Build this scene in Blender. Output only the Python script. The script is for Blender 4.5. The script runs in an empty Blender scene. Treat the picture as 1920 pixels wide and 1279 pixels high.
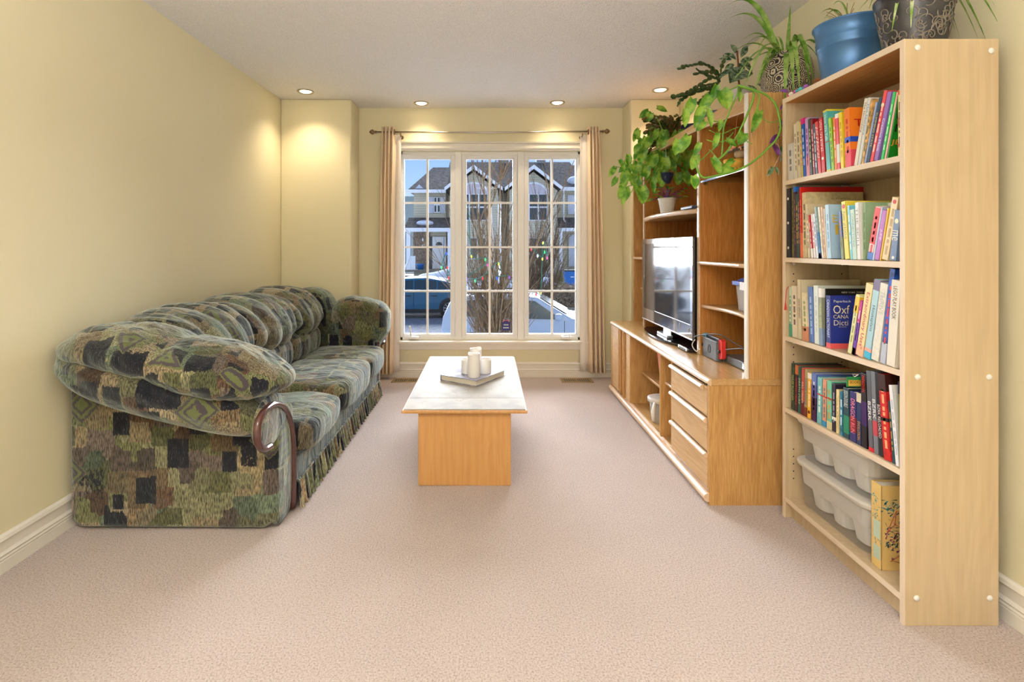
import bpy, bmesh, math, random
from mathutils import Vector, Matrix, noise
random.seed(7)
S = bpy.context.scene
C = S.collection
PI = math.pi
F = 1000.0; VX, VY, EYE = 914.0, 463.0, 1.18      # focal length in px, horizon point, eye height

# ---------------------------------------------------------------- camera, world, lights, exposure
cam = bpy.data.objects.new('camera', bpy.data.cameras.new('camera')); C.objects.link(cam)
cam.location = (0, 0, EYE); cam.rotation_euler = (PI/2, 0, 0)
cam.data.sensor_width = 36; cam.data.lens = 36*F/1920
cam.data.shift_x = (960-VX)/1920; cam.data.shift_y = -(639.5-VY)/1920
cam.data.clip_start = 0.05; cam.data.clip_end = 400
S.camera = cam
S.view_settings.view_transform = 'Standard'; S.view_settings.look = 'None'
S.view_settings.gamma = 1; S.view_settings.use_curve_mapping = False
S.view_settings.exposure = 0.50

W = bpy.data.worlds.new('world'); S.world = W; W.use_nodes = True
wn, wl = W.node_tree.nodes, W.node_tree.links
wn.clear()
wo = wn.new('ShaderNodeOutputWorld'); wb = wn.new('ShaderNodeBackground'); tc = wn.new('ShaderNodeTexCoord')
sx = wn.new('ShaderNodeSeparateXYZ'); cr = wn.new('ShaderNodeValToRGB'); nz = wn.new('ShaderNodeTexNoise'); mx = wn.new('ShaderNodeMixRGB')
cr.color_ramp.elements[0].color = (.50, .68, 1, 1); cr.color_ramp.elements[0].position = 0.0
cr.color_ramp.elements[1].color = (.20, .42, .95, 1); cr.color_ramp.elements[1].position = 0.30
nz.inputs['Scale'].default_value = 3; nz.inputs['Detail'].default_value = 6
cr2 = wn.new('ShaderNodeValToRGB'); cr2.color_ramp.elements[0].position = .45; cr2.color_ramp.elements[1].position = .62
wl.new(tc.outputs['Generated'], sx.inputs[0]); wl.new(sx.outputs['Z'], cr.inputs[0])
wl.new(tc.outputs['Generated'], nz.inputs['Vector']); wl.new(nz.outputs['Fac'], cr2.inputs[0])
wl.new(cr2.outputs[0], mx.inputs[0]); wl.new(cr.outputs[0], mx.inputs[1]); mx.inputs[2].default_value = (.95, .97, 1, 1)
wl.new(mx.outputs[0], wb.inputs[0]); wb.inputs[1].default_value = .85
wl.new(wb.outputs[0], wo.inputs[0])

def lamp(kind, name, loc, rot, energy, color, **kw):
    d = bpy.data.lights.new(name, kind); d.energy = energy; d.color = color
    for k, v in kw.items(): setattr(d, k, v)
    o = bpy.data.objects.new(name, d); C.objects.link(o); o.location = loc; o.rotation_euler = rot
    return o
def aim(o, t):
    o.rotation_euler = (Vector(t)-o.location).to_track_quat('-Z', 'Y').to_euler()
# low hazy winter sun behind the houses: a wide soft source through the window
sun = lamp('SUN', 'sun', (0, 20, 6.2), (0, 0, 0), 18, (.93, .96, 1), angle=math.radians(58))
aim(sun, (0.3, 0, 0.4))
# fill lights added out of view behind the camera to brighten the room
bk = lamp('AREA', 'added_rear_fill', (-.1, -2.85, 1.45), (0, 0, 0), 15, (1, .985, .96), shape='RECTANGLE', size=2.8, size_y=1.8)  # added frontal fill
aim(bk, (0, 3, 1.3))
cl = lamp('AREA', 'added_overhead_fill', (.0, -1.0, 2.38), (0, 0, 0), 9, (1, .90, .74), shape='DISK', size=.5)  # added warm fill from overhead, not a known fixture
up = lamp('AREA', 'added_ceiling_fill', (-.3, -.35, 1.7), (PI, 0, 0), 100, (1,.97,.94), shape='DISK', size=.45)  # added upward fill to brighten the ceiling; no floor lamp stands here

# ---------------------------------------------------------------- helpers
ORG = {}
class G:
    def __init__(s): s.v = []; s.f = []; s.mi = []; s.m = 0
    def add(s, vs, fs):
        b = len(s.v); s.v += [tuple(p) for p in vs]
        for q in fs: s.f.append(tuple(b+i for i in q)); s.mi.append(s.m)
        return s
    def box(s, x0, x1, y0, y1, z0, z1):
        if x0 > x1: x0, x1 = x1, x0
        if y0 > y1: y0, y1 = y1, y0
        if z0 > z1: z0, z1 = z1, z0
        return s.add([(x0,y0,z0),(x1,y0,z0),(x1,y1,z0),(x0,y1,z0),(x0,y0,z1),(x1,y0,z1),(x1,y1,z1),(x0,y1,z1)],
                     [(3,2,1,0),(4,5,6,7),(0,1,5,4),(1,2,6,5),(2,3,7,6),(3,0,4,7)])
    def prism(s, poly, ax, a, b):
        n = len(poly)
        def P(u, w, t): return {'x': (t,u,w), 'y': (u,t,w), 'z': (u,w,t)}[ax]
        ar = sum(poly[i][0]*poly[(i+1)%n][1]-poly[(i+1)%n][0]*poly[i][1] for i in range(n))
        if (ar < 0): poly = poly[::-1]
        if ax == 'y': a, b = b, a
        vs = [P(u,w,a) for u,w in poly]+[P(u,w,b) for u,w in poly]
        fs = [tuple(range(n))[::-1], tuple(range(n,2*n))]+[(i,(i+1)%n,n+(i+1)%n,n+i) for i in range(n)]
        if (b < a) and ax != 'y': fs = [q[::-1] for q in fs]
        if ax == 'y' and b > a: fs = [q[::-1] for q in fs]
        return s.add(vs, fs)
    def loft(s, rings, caps=True, close=True):
        n = len(rings[0]); vs = [p for r in rings for p in r]; fs = []
        for k in range(len(rings)-1):
            for i in range(n if close else n-1):
                j = (i+1) % n
                fs.append((k*n+i, k*n+j, (k+1)*n+j, (k+1)*n+i))
        if caps: fs += [tuple(range(n))[::-1], tuple(range((len(rings)-1)*n, len(rings)*n))]
        return s.add(vs, fs)
    def lathe(s, prof, c=(0,0,0), n=24, axis='z', caps=True):
        rings = []
        for r, z in prof:
            ring = []
            for i in range(n):
                a = 2*PI*i/n; u, w = max(r,1e-5)*math.cos(a), max(r,1e-5)*math.sin(a)
                ring.append((c[0]+u,c[1]+w,c[2]+z) if axis == 'z' else (c[0]+w,c[1]+z,c[2]+u) if axis == 'y' else (c[0]+z,c[1]+u,c[2]+w))
            rings.append(ring)
        return s.loft(rings, caps)
    def tube(s, pts, r, n=8, sq=1.0):
        pts = [Vector(p) for p in pts]; rs = r if isinstance(r, (list, tuple)) else [r]*len(pts)
        rings = []; up = None
        for i, p in enumerate(pts):
            d = (pts[min(i+1,len(pts)-1)]-pts[max(i-1,0)])
            if d.length < 1e-9: d = Vector((0,0,1))
            d.normalize()
            if up is None:
                up = Vector((0,0,1)) if abs(d.z) < .9 else Vector((1,0,0))
            a = d.cross(up)
            if a.length < 1e-6: a = d.cross(Vector((0,1,0)))
            a.normalize(); b = d.cross(a); up = -b if b.dot(up) < 0 else b
            rings.append([p+(a*math.cos(2*PI*k/n)+up*math.sin(2*PI*k/n)*sq)*rs[i] for k in range(n)])
        return s.loft(rings)
    def rr(s, secs, n=5, caps=True):
        """rounded rectangles stacked in z: (z, x0, x1, y0, y1, r)"""
        rings = []
        for z, x0, x1, y0, y1, r in secs:
            r = min(r, (x1-x0)/2-1e-5, (y1-y0)/2-1e-5); ring = []
            for cx, cy, a0 in ((x1-r,y1-r,0),(x0+r,y1-r,PI/2),(x0+r,y0+r,PI),(x1-r,y0+r,1.5*PI)):
                for k in range(n+1):
                    a = a0+PI/2*k/n; ring.append((cx+r*math.cos(a), cy+r*math.sin(a), z))
            rings.append(ring)
        return s.loft(rings, caps)
    def puff(s, c, h, e=4, n=14, fn=None):
        idx = {}; vs = []; fs = []
        def V(p):
            k = tuple(round(q*1000) for q in p)
            if k not in idx:
                m = (abs(p[0])**e+abs(p[1])**e+abs(p[2])**e)**(1/e)
                q = Vector((p[0]/m, p[1]/m, p[2]/m))
                w = Vector((c[0]+q.x*h[0], c[1]+q.y*h[1], c[2]+q.z*h[2]))
                if fn: w = fn(w, q)
                idx[k] = len(vs); vs.append(w)
            return idx[k]
        for ax in range(3):
            for sg in (-1, 1):
                for i in range(n):
                    for j in range(n):
                        q = []
                        for di, dj in ((0,0),(1,0),(1,1),(0,1)):
                            a = -1+2*(i+di)/n; b = -1+2*(j+dj)/n
                            p = [0,0,0]; p[ax] = sg; p[(ax+1)%3] = a; p[(ax+2)%3] = b
                            q.append(V(p))
                        fs.append(tuple(q if sg > 0 else q[::-1]))
        return s.add(vs, fs)
    def leaf(s, b, d, nrm, L, Wd, curl=.3, heart=True, nl=7):
        d = Vector(d).normalized(); nrm = Vector(nrm); nrm = (nrm-d*nrm.dot(d)).normalized(); sd = d.cross(nrm)
        rows = []; b = Vector(b)
        for i in range(nl+1):
            t = i/nl
            w = (math.sin(PI*min(1, t*.86+.14))**.75*(1-.25*t) if heart else math.sin(PI*min(1,t*.96+.03)))*Wd/2
            if i == nl: w = Wd*.01
            cen = b+d*L*t*(1-.1*curl*t)-nrm*L*curl*t*t*.6
            row = []
            for q in (-1,-.5,0,.5,1):
                off = -L*.10*(abs(q))*(1 if (heart and i == 0) else 0)
                row.append(cen+sd*w*q+nrm*(w*.35*abs(q)**1.3)+d*off)
            rows.append(row)
        return s.loft(rows, caps=False, close=False)
    def blade(s, pts, w, nrm=None):
        pts = [Vector(p) for p in pts]; rows = []; n = len(pts)
        for i, p in enumerate(pts):
            d = (pts[min(i+1,n-1)]-pts[max(i-1,0)]).normalized(); t = i/(n-1)
            sd = d.cross(Vector(nrm) if nrm else Vector((0,0,1)))
            if sd.length < 1e-3: sd = Vector((1,0,0))
            sd.normalize(); up = sd.cross(d); ww = w/2*min(1,(.5+t*2.2))*(1-max(0,t-.45)/.55)**.8+.0004
            rows.append([p-sd*ww, p-up*ww*.45, p+sd*ww])
        return s.loft(rows, caps=False, close=False)
    def put(s, name, mats, parent=None, smooth=False, bev=0, local=False, seg=2, sub=0, **tags):
        o0 = ORG.get(parent.name, Vector((0,0,0))) if parent and not local else Vector((0,0,0))
        me = bpy.data.meshes.new(name)
        me.from_pydata([tuple(Vector(p)-o0) for p in s.v], [], s.f)
        if not isinstance(mats, (list, tuple)): mats = [mats]
        for m in mats: me.materials.append(m)
        me.polygons.foreach_set('material_index', s.mi)
        me.validate()
        if smooth: me.polygons.foreach_set('use_smooth', [True]*len(me.polygons))
        me.update()
        o = bpy.data.objects.new(name, me); C.objects.link(o); o.parent = parent
        if parent is not None: ORG[o.name] = o0 if not local else ORG.get(parent.name, o0)
        if bev:
            b = o.modifiers.new('bevel', 'BEVEL'); b.width = bev; b.segments = seg; b.limit_method = 'ANGLE'; b.angle_limit = .6
            b.harden_normals = False
        if sub:
            b = o.modifiers.new('sub', 'SUBSURF'); b.levels = sub; b.render_levels = sub
        for k, v in tags.items(): o[k] = v
        return o
def thing(name, label, cat, loc=(0,0,0), rot=(0,0,0), group=None):
    o = bpy.data.objects.new(name, None); C.objects.link(o); o.location = loc; o.rotation_euler = rot
    o['label'] = label; o['category'] = cat; o.empty_display_size = .1
    if group: o['group'] = group
    ORG[o.name] = Vector(loc)
    return o
def tag(o, label, cat, group=None):
    o['label'] = label; o['category'] = cat
    if group: o['group'] = group
    return o
def struct(g, name, m, **kw): return g.put(name, m, kind='structure', **kw)
def P(px, py, Y): return Vector(((px-VX)/F*Y, Y, EYE-(py-VY)/F*Y))
def smoothpath(pts, k=4):
    pts = [Vector(p) for p in pts]; out = []
    for i in range(len(pts)-1):
        a, b, c, d = pts[max(i-1,0)], pts[i], pts[i+1], pts[min(i+2,len(pts)-1)]
        for j in range(k):
            t = j/k
            out.append(.5*((2*b)+(c-a)*t+(2*a-5*b+4*c-d)*t*t+(3*b-a-3*c+d)*t**3))
    out.append(pts[-1]); return out
_fc = {}
def lettering(name, txt, m, parent, cen, u, v, w, h, local=True, th=.0004, fit=True):
    if txt not in _fc:
        fc = bpy.data.curves.new('t', 'FONT'); fc.body = txt; fc.align_x = 'CENTER'; fc.align_y = 'CENTER'; fc.resolution_u = 2
        o = bpy.data.objects.new('t', fc); C.objects.link(o)
        me = bpy.data.meshes.new_from_object(o); bpy.data.objects.remove(o)
        _fc[txt] = ([tuple(q.co) for q in me.vertices], [tuple(p.vertices) for p in me.polygons])
    vs, fs = _fc[txt]
    xs = [p[0] for p in vs]; ys = [p[1] for p in vs]
    sx = w/max(max(xs)-min(xs),1e-4); sy = h/max(max(ys)-min(ys),1e-4)
    if not fit: sx = sy = min(sx, sy)
    cx, cy = (max(xs)+min(xs))/2, (max(ys)+min(ys))/2
    u, v, cen = Vector(u), Vector(v), Vector(cen); n = u.cross(v)
    g = G(); g.add([cen+u*(p[0]-cx)*sx+v*(p[1]-cy)*sy+n*th for p in vs], fs)
    return g.put(name, m, parent, local=local)

# ---------------------------------------------------------------- materials
def mat(name, col, rough=.6, spec=.4, metal=0, bump=0, bscale=200, var=0, vscale=8, emit=None, es=1, trans=0, sheen=0, coat=0, ior=None):
    m = bpy.data.materials.new(name); m.use_nodes = True; n, l = m.node_tree.nodes, m.node_tree.links
    b = n['Principled BSDF']; b.inputs['Base Color'].default_value = (*col, 1); b.inputs['Roughness'].default_value = rough
    b.inputs['Specular IOR Level'].default_value = spec; b.inputs['Metallic'].default_value = metal
    if ior: b.inputs['IOR'].default_value = ior
    if sheen: b.inputs['Sheen Weight'].default_value = sheen; b.inputs['Sheen Roughness'].default_value = .4
    if coat: b.inputs['Coat Weight'].default_value = coat; b.inputs['Coat Roughness'].default_value = .03
    if emit: b.inputs['Emission Color'].default_value = (*emit, 1); b.inputs['Emission Strength'].default_value = es
    if trans: b.inputs['Transmission Weight'].default_value = trans
    t = n.new('ShaderNodeTexCoord')
    if bump:
        q = n.new('ShaderNodeTexNoise'); q.inputs['Scale'].default_value = bscale; q.inputs['Detail'].default_value = 3
        l.new(t.outputs['Object'], q.inputs['Vector']); bp = n.new('ShaderNodeBump'); bp.inputs['Strength'].default_value = bump
        bp.inputs['Distance'].default_value = .01; l.new(q.outputs['Fac'], bp.inputs['Height']); l.new(bp.outputs[0], b.inputs['Normal'])
    if var:
        q = n.new('ShaderNodeTexNoise'); q.inputs['Scale'].default_value = vscale; q.inputs['Detail'].default_value = 4
        l.new(t.outputs['Object'], q.inputs['Vector']); r = n.new('ShaderNodeValToRGB')
        r.color_ramp.elements[0].position = .35; r.color_ramp.elements[1].position = .65
        r.color_ramp.elements[0].color = (*[c*(1-var) for c in col], 1); r.color_ramp.elements[1].color = (*[min(1,c*(1+var)) for c in col], 1)
        l.new(q.outputs['Fac'], r.inputs[0]); l.new(r.outputs[0], b.inputs['Base Color'])
    return m
def ramp(n, stops, const=False):
    r = n.new('ShaderNodeValToRGB'); e = r.color_ramp.elements
    if const: r.color_ramp.interpolation = 'CONSTANT'
    while len(e) < len(stops): e.new(.5)
    for k, (p, c) in enumerate(stops): e[k].position = p; e[k].color = (*c, 1)
    return r
def wood(name, c1, c2, axis='z', rough=.45, fine=130, cath=1.0, pore=.5):
    m = bpy.data.materials.new(name); m.use_nodes = True; n, l = m.node_tree.nodes, m.node_tree.links; b = n['Principled BSDF']
    b.inputs['Roughness'].default_value = rough
    t = n.new('ShaderNodeTexCoord'); mp = n.new('ShaderNodeMapping'); l.new(t.outputs['Object'], mp.inputs[0])
    mp.inputs['Scale'].default_value = {'z': (1,1,.05), 'y': (1,.05,1), 'x': (.05,1,1)}[axis]
    q = n.new('ShaderNodeTexNoise'); q.inputs['Scale'].default_value = fine; q.inputs['Detail'].default_value = 3; l.new(mp.outputs[0], q.inputs['Vector'])
    mp2 = n.new('ShaderNodeMapping'); l.new(t.outputs['Object'], mp2.inputs[0])
    mp2.inputs['Scale'].default_value = {'z': (1,1,.16), 'y': (1,.16,1), 'x': (.16,1,1)}[axis]
    q2 = n.new('ShaderNodeTexNoise'); q2.inputs['Scale'].default_value = 5; q2.inputs['Detail'].default_value = 1.5; l.new(mp2.outputs[0], q2.inputs['Vector'])
    ml = n.new('ShaderNodeMath'); ml.operation = 'MULTIPLY'; ml.inputs[1].default_value = 90; l.new(q2.outputs['Fac'], ml.inputs[0])
    sn = n.new('ShaderNodeMath'); sn.operation = 'SINE'; l.new(ml.outputs[0], sn.inputs[0])
    r1 = ramp(n, [(.38, (0,0,0)), (.62, (1,1,1))]); l.new(q.outputs['Fac'], r1.inputs[0])
    ad = n.new('ShaderNodeMath'); ad.operation = 'MULTIPLY_ADD'; ad.inputs[1].default_value = .22*cath; ad.inputs[2].default_value = .25
    l.new(sn.outputs[0], ad.inputs[0])
    ad2 = n.new('ShaderNodeMath'); ad2.operation = 'MULTIPLY_ADD'; ad2.inputs[1].default_value = pore; l.new(r1.outputs[0], ad2.inputs[0]); l.new(ad.outputs[0], ad2.inputs[2])
    ad2.use_clamp = True
    mxx = n.new('ShaderNodeMixRGB'); mxx.inputs[1].default_value = (*c2, 1); mxx.inputs[2].default_value = (*c1, 1)
    l.new(ad2.outputs[0], mxx.inputs[0]); l.new(mxx.outputs[0], b.inputs['Base Color'])
    return m
def fabric(name, scale=(9,9,9), bright=1.0):
    m = bpy.data.materials.new(name); m.use_nodes = True; n, l = m.node_tree.nodes, m.node_tree.links; b = n['Principled BSDF']
    b.inputs['Roughness'].default_value = .85; b.inputs['Specular IOR Level'].default_value = .15
    b.inputs['Sheen Weight'].default_value = .6; b.inputs['Sheen Roughness'].default_value = .5; b.inputs['Sheen Tint'].default_value = (.8,.9,.85,1)
    t = n.new('ShaderNodeTexCoord'); mp = n.new('ShaderNodeMapping'); l.new(t.outputs['Object'], mp.inputs[0]); mp.inputs['Scale'].default_value = scale
    v = n.new('ShaderNodeTexVoronoi'); v.distance = 'CHEBYCHEV'; v.inputs['Scale'].default_value = 1.0; v.inputs['Randomness'].default_value = .75
    fz = n.new('ShaderNodeTexNoise'); fz.inputs['Scale'].default_value = 150; fz.inputs['Detail'].default_value = 2; mf = n.new('ShaderNodeMapping'); mf.inputs['Scale'].default_value = (1,1,.35); l.new(t.outputs['Object'], mf.inputs[0]); l.new(mf.outputs[0], fz.inputs['Vector'])
    def frayed(src, dst, amt=.08):
        a1 = n.new('ShaderNodeVectorMath'); a1.operation = 'MULTIPLY_ADD'; a1.inputs[1].default_value = (amt,amt,amt*2.2); l.new(fz.outputs['Color'], a1.inputs[0]); l.new(src, a1.inputs[2]); l.new(a1.outputs[0], dst)
    frayed(mp.outputs[0], v.inputs['Vector'])
    sp = n.new('ShaderNodeSeparateColor'); l.new(v.outputs['Color'], sp.inputs[0])
    k = bright
    def c(r, g, bb): return (r*k, g*k, bb*k)
    r1 = ramp(n, [(0,c(.19,.20,.09)),(.15,c(.29,.29,.17)),(.30,c(.17,.23,.16)),(.40,c(.30,.22,.13)),(.52,c(.34,.28,.17)),(.64,c(.20,.22,.11)),(.74,c(.15,.09,.06)),(.82,c(.40,.34,.23)),(.92,c(.20,.16,.14))], True)
    l.new(sp.outputs[0], r1.inputs[0])
    # fuzzy vertical weave
    mw = n.new('ShaderNodeMapping'); l.new(t.outputs['Object'], mw.inputs[0]); mw.inputs['Scale'].default_value = (1,1,.16)
    q = n.new('ShaderNodeTexNoise'); q.inputs['Scale'].default_value = 260; q.inputs['Detail'].default_value = 2; l.new(mw.outputs[0], q.inputs['Vector'])
    rw = ramp(n, [(.36,(.22,.21,.20)),(.64,(1.15,1.1,1.0))]); l.new(q.outputs['Fac'], rw.inputs[0])
    mu = n.new('ShaderNodeMixRGB'); mu.blend_type = 'MULTIPLY'; mu.inputs[0].default_value = 1; l.new(r1.outputs[0], mu.inputs[1]); l.new(rw.outputs[0], mu.inputs[2])
    gn = n.new('ShaderNodeMixRGB'); gn.blend_type = 'MULTIPLY'; gn.inputs[0].default_value = 1; gn.inputs[2].default_value = (1.5,1.5,1.5,1); vb = n.new('ShaderNodeMath'); vb.operation = 'MULTIPLY_ADD'; vb.inputs[1].default_value = 1.3; vb.inputs[2].default_value = .85; l.new(sp.outputs[1], vb.inputs[0]); l.new(vb.outputs[0], gn.inputs[2]); l.new(mu.outputs[0], gn.inputs[1])
    # black blocks
    mp3 = n.new('ShaderNodeMapping'); l.new(t.outputs['Object'], mp3.inputs[0]); mp3.inputs['Scale'].default_value = (scale[0]*.86, scale[1]*.9, scale[2]*.62); mp3.inputs['Location'].default_value = (3.3,1.7,5.1)
    v2 = n.new('ShaderNodeTexVoronoi'); v2.distance = 'CHEBYCHEV'; v2.inputs['Scale'].default_value = 1; v2.inputs['Randomness'].default_value = .55; frayed(mp3.outputs[0], v2.inputs['Vector'])
    lt = n.new('ShaderNodeMath'); lt.operation = 'LESS_THAN'; l.new(v2.outputs['Distance'], lt.inputs[0])
    s2 = n.new('ShaderNodeSeparateColor'); l.new(v2.outputs['Color'], s2.inputs[0])
    tm = n.new('ShaderNodeMath'); tm.operation = 'MULTIPLY_ADD'; tm.inputs[1].default_value = .30; tm.inputs[2].default_value = .20; l.new(s2.outputs[2], tm.inputs[0]); l.new(tm.outputs[0], lt.inputs[1])
    gt = n.new('ShaderNodeMath'); gt.operation = 'GREATER_THAN'; gt.inputs[1].default_value = .16; l.new(s2.outputs[1], gt.inputs[0])
    mm = n.new('ShaderNodeMath'); mm.operation = 'MULTIPLY'; l.new(lt.outputs[0], mm.inputs[0]); l.new(gt.outputs[0], mm.inputs[1])
    blk = n.new('ShaderNodeMixRGB'); l.new(mm.outputs[0], blk.inputs[0]); l.new(gn.outputs[0], blk.inputs[1])
    rb = ramp(n, [(.6,(.006,.006,.012)),(.75,(.10,.09,.09))]); l.new(q.outputs['Fac'], rb.inputs[0]); l.new(rb.outputs[0], blk.inputs[2])
    # diamond key rings
    mp4 = n.new('ShaderNodeMapping'); l.new(t.outputs['Object'], mp4.inputs[0]); mp4.inputs['Scale'].default_value = tuple(a*.42 for a in scale); mp4.inputs['Rotation'].default_value = (0,PI/4,0)
    v3 = n.new('ShaderNodeTexVoronoi'); v3.distance = 'CHEBYCHEV'; v3.inputs['Scale'].default_value = 1; v3.inputs['Randomness'].default_value = .6; frayed(mp4.outputs[0], v3.inputs['Vector'], .05)
    sn = n.new('ShaderNodeMath'); sn.operation = 'MULTIPLY'; sn.inputs[1].default_value = 62; l.new(v3.outputs['Distance'], sn.inputs[0])
    si = n.new('ShaderNodeMath'); si.operation = 'SINE'; l.new(sn.outputs[0], si.inputs[0])
    g0 = n.new('ShaderNodeMath'); g0.operation = 'GREATER_THAN'; g0.inputs[1].default_value = .1; l.new(si.outputs[0], g0.inputs[0])
    l3 = n.new('ShaderNodeMath'); l3.operation = 'LESS_THAN'; l3.inputs[1].default_value = .27; l.new(v3.outputs['Distance'], l3.inputs[0])
    s3 = n.new('ShaderNodeSeparateColor'); l.new(v3.outputs['Color'], s3.inputs[0])
    g3 = n.new('ShaderNodeMath'); g3.operation = 'GREATER_THAN'; g3.inputs[1].default_value = .55; l.new(s3.outputs[0], g3.inputs[0])
    m3 = n.new('ShaderNodeMath'); m3.operation = 'MULTIPLY'; l.new(l3.outputs[0], m3.inputs[0]); l.new(g3.outputs[0], m3.inputs[1])
    rc = n.new('ShaderNodeMixRGB'); l.new(g0.outputs[0], rc.inputs[0]); rc.inputs[1].default_value = (*c(.24,.28,.10),1); rc.inputs[2].default_value = (*c(.13,.10,.12),1)
    fin = n.new('ShaderNodeMixRGB'); l.new(m3.outputs[0], fin.inputs[0]); l.new(blk.outputs[0], fin.inputs[1]); l.new(rc.outputs[0], fin.inputs[2])
    l.new(fin.outputs[0], b.inputs['Base Color'])
    bp = n.new('ShaderNodeBump'); bp.inputs['Strength'].default_value = .35; bp.inputs['Distance'].default_value = .004; l.new(q.outputs['Fac'], bp.inputs['Height'])
    q5 = n.new('ShaderNodeTexNoise'); q5.inputs['Scale'].default_value = 9; q5.inputs['Detail'].default_value = 3; q5.inputs['Distortion'].default_value = .8
    mp5 = n.new('ShaderNodeMapping'); mp5.inputs['Scale'].default_value = (1,2.2,.7); l.new(t.outputs['Object'], mp5.inputs[0]); l.new(mp5.outputs[0], q5.inputs['Vector'])
    bp2 = n.new('ShaderNodeBump'); bp2.inputs['Strength'].default_value = .5; bp2.inputs['Distance'].default_value = .03
    l.new(q5.outputs['Fac'], bp2.inputs['Height']); l.new(bp.outputs[0], bp2.inputs['Normal']); l.new(bp2.outputs[0], b.inputs['Normal'])
    return m
M = {}
M['wall'] = mat('pale yellow paint', (.80,.735,.505), .75, .25, bump=.03, bscale=120)
M['ceil'] = mat('popcorn ceiling', (.89,.88,.87), .95, .1, bump=.9, bscale=110, var=.07, vscale=190)
M['trim'] = mat('cream trim paint', (.84,.80,.72), .45, .4)
M['wframe'] = mat('white vinyl frame', (.86,.85,.83), .35, .4)
def carpet():
    m = mat('pinkish beige carpet', (.70,.56,.49), 1, .05, sheen=.3); n, l = m.node_tree.nodes, m.node_tree.links; b = n['Principled BSDF']
    t = n.new('ShaderNodeTexCoord')
    q = n.new('ShaderNodeTexNoise'); q.inputs['Scale'].default_value = 170; q.inputs['Detail'].default_value = 4; q.inputs['Roughness'].default_value = .75; l.new(t.outputs['Object'], q.inputs['Vector'])
    r = ramp(n, [(.34,(.38,.255,.205)),(.47,(.66,.53,.47)),(.66,(.84,.73,.68))]); l.new(q.outputs['Fac'], r.inputs[0])
    q2 = n.new('ShaderNodeTexNoise'); q2.inputs['Scale'].default_value = 2.2; q2.inputs['Detail'].default_value = 3; l.new(t.outputs['Object'], q2.inputs['Vector'])
    r2 = ramp(n, [(.3,(.93,.93,.93)),(.7,(1,1,1))]); l.new(q2.outputs['Fac'], r2.inputs[0])
    mu = n.new('ShaderNodeMixRGB'); mu.blend_type = 'MULTIPLY'; mu.inputs[0].default_value = 1; l.new(r.outputs[0], mu.inputs[1]); l.new(r2.outputs[0], mu.inputs[2]); l.new(mu.outputs[0], b.inputs['Base Color'])
    bp = n.new('ShaderNodeBump'); bp.inputs['Strength'].default_value = .8; bp.inputs['Distance'].default_value = .012; l.new(q.outputs['Fac'], bp.inputs['Height']); l.new(bp.outputs[0], b.inputs['Normal'])
    return m
M['carpet'] = carpet()
M['oak'] = wood('golden oak veneer', (.64,.37,.13), (.42,.20,.05), 'z', fine=210, cath=.7, pore=.6)
M['oakY'] = wood('golden oak top', (.68,.44,.20), (.50,.28,.10), 'y', rough=.25, pore=.35, cath=.6)
M['oakL'] = wood('light oak fronts', (.70,.47,.24), (.55,.33,.14), 'y', pore=.4, cath=.7)
M['oakE'] = wood('pale oak edging', (.80,.60,.42), (.70,.48,.30), 'y', rough=.22, pore=.3, cath=.3)
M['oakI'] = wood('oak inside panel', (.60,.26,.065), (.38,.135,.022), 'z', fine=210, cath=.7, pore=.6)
M['oakT'] = wood('coffee table oak', (.62,.34,.12), (.50,.24,.07), 'z', fine=90, pore=.4, cath=.3)
M['maple'] = wood('pale maple laminate', (.63,.49,.31), (.53,.395,.235), 'z', rough=.4, fine=60, pore=.5, cath=.5)
M['mapleE'] = mat('pale maple edge', (.76,.62,.46), .45)
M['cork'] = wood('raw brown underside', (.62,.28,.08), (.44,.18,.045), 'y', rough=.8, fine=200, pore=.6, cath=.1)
M['stone'] = mat('cream stone tile', (.40,.368,.318), .6, .15, var=.17, vscale=7, bump=.1, bscale=14)
M['fab'] = fabric('patchwork velvet', (11,11,11), .46)
M['fabS'] = fabric('patchwork velvet gathered', (11,38,6), .8)
M['mahog'] = mat('dark mahogany trim', (.085,.03,.025), .2, .6, coat=.4)
M['white'] = mat('white plastic', (.85,.84,.82), .4)
M['offw'] = mat('wax white', (.90,.88,.84), .5, .3)
M['black'] = mat('black plastic', (.015,.015,.017), .35)
M['gloss'] = mat('gloss black', (.012,.012,.014), .08, .8)
M['dkgrey'] = mat('dark grey plastic', (.13,.135,.145), .5)
M['metal'] = mat('brushed nickel', (.55,.50,.44), .3, metal=1)
M['bronze'] = mat('antique bronze', (.28,.19,.11), .4, metal=.8)
M['brass'] = mat('tan vent metal', (.42,.30,.15), .5, metal=.3)
M['paper'] = mat('book pages', (.72,.66,.54), .9, bump=.3, bscale=400)
M['curt'] = mat('peach curtain', (.88,.70,.49), .9, .1, sheen=.2)
M['lin'] = mat('curtain lining', (.86,.80,.74), .9, .1)
M['red'] = mat('red plastic', (.75,.04,.035), .4)
M['cyan'] = mat('blue plastic', (.05,.42,.68), .4)
M['bluelid'] = mat('blue lid', (.03,.10,.55), .4)
M['coral'] = mat('coral plastic', (.80,.22,.17), .5)
M['bucket'] = mat('blue painted metal', (.07,.19,.40), .35, .5, var=.15, vscale=5, metal=.3)
M['terra'] = mat('terracotta', (.50,.20,.09), .8)
M['ywax'] = mat('yellow glazed clay', (.85,.48,.08), .35, var=.15, vscale=30)
M['peach'] = mat('peach clay', (.85,.45,.28), .5)
M['soil'] = mat('potting soil', (.05,.03,.02), 1)
M['navy'] = mat('navy pot', (.02,.03,.08), .4)
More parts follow.
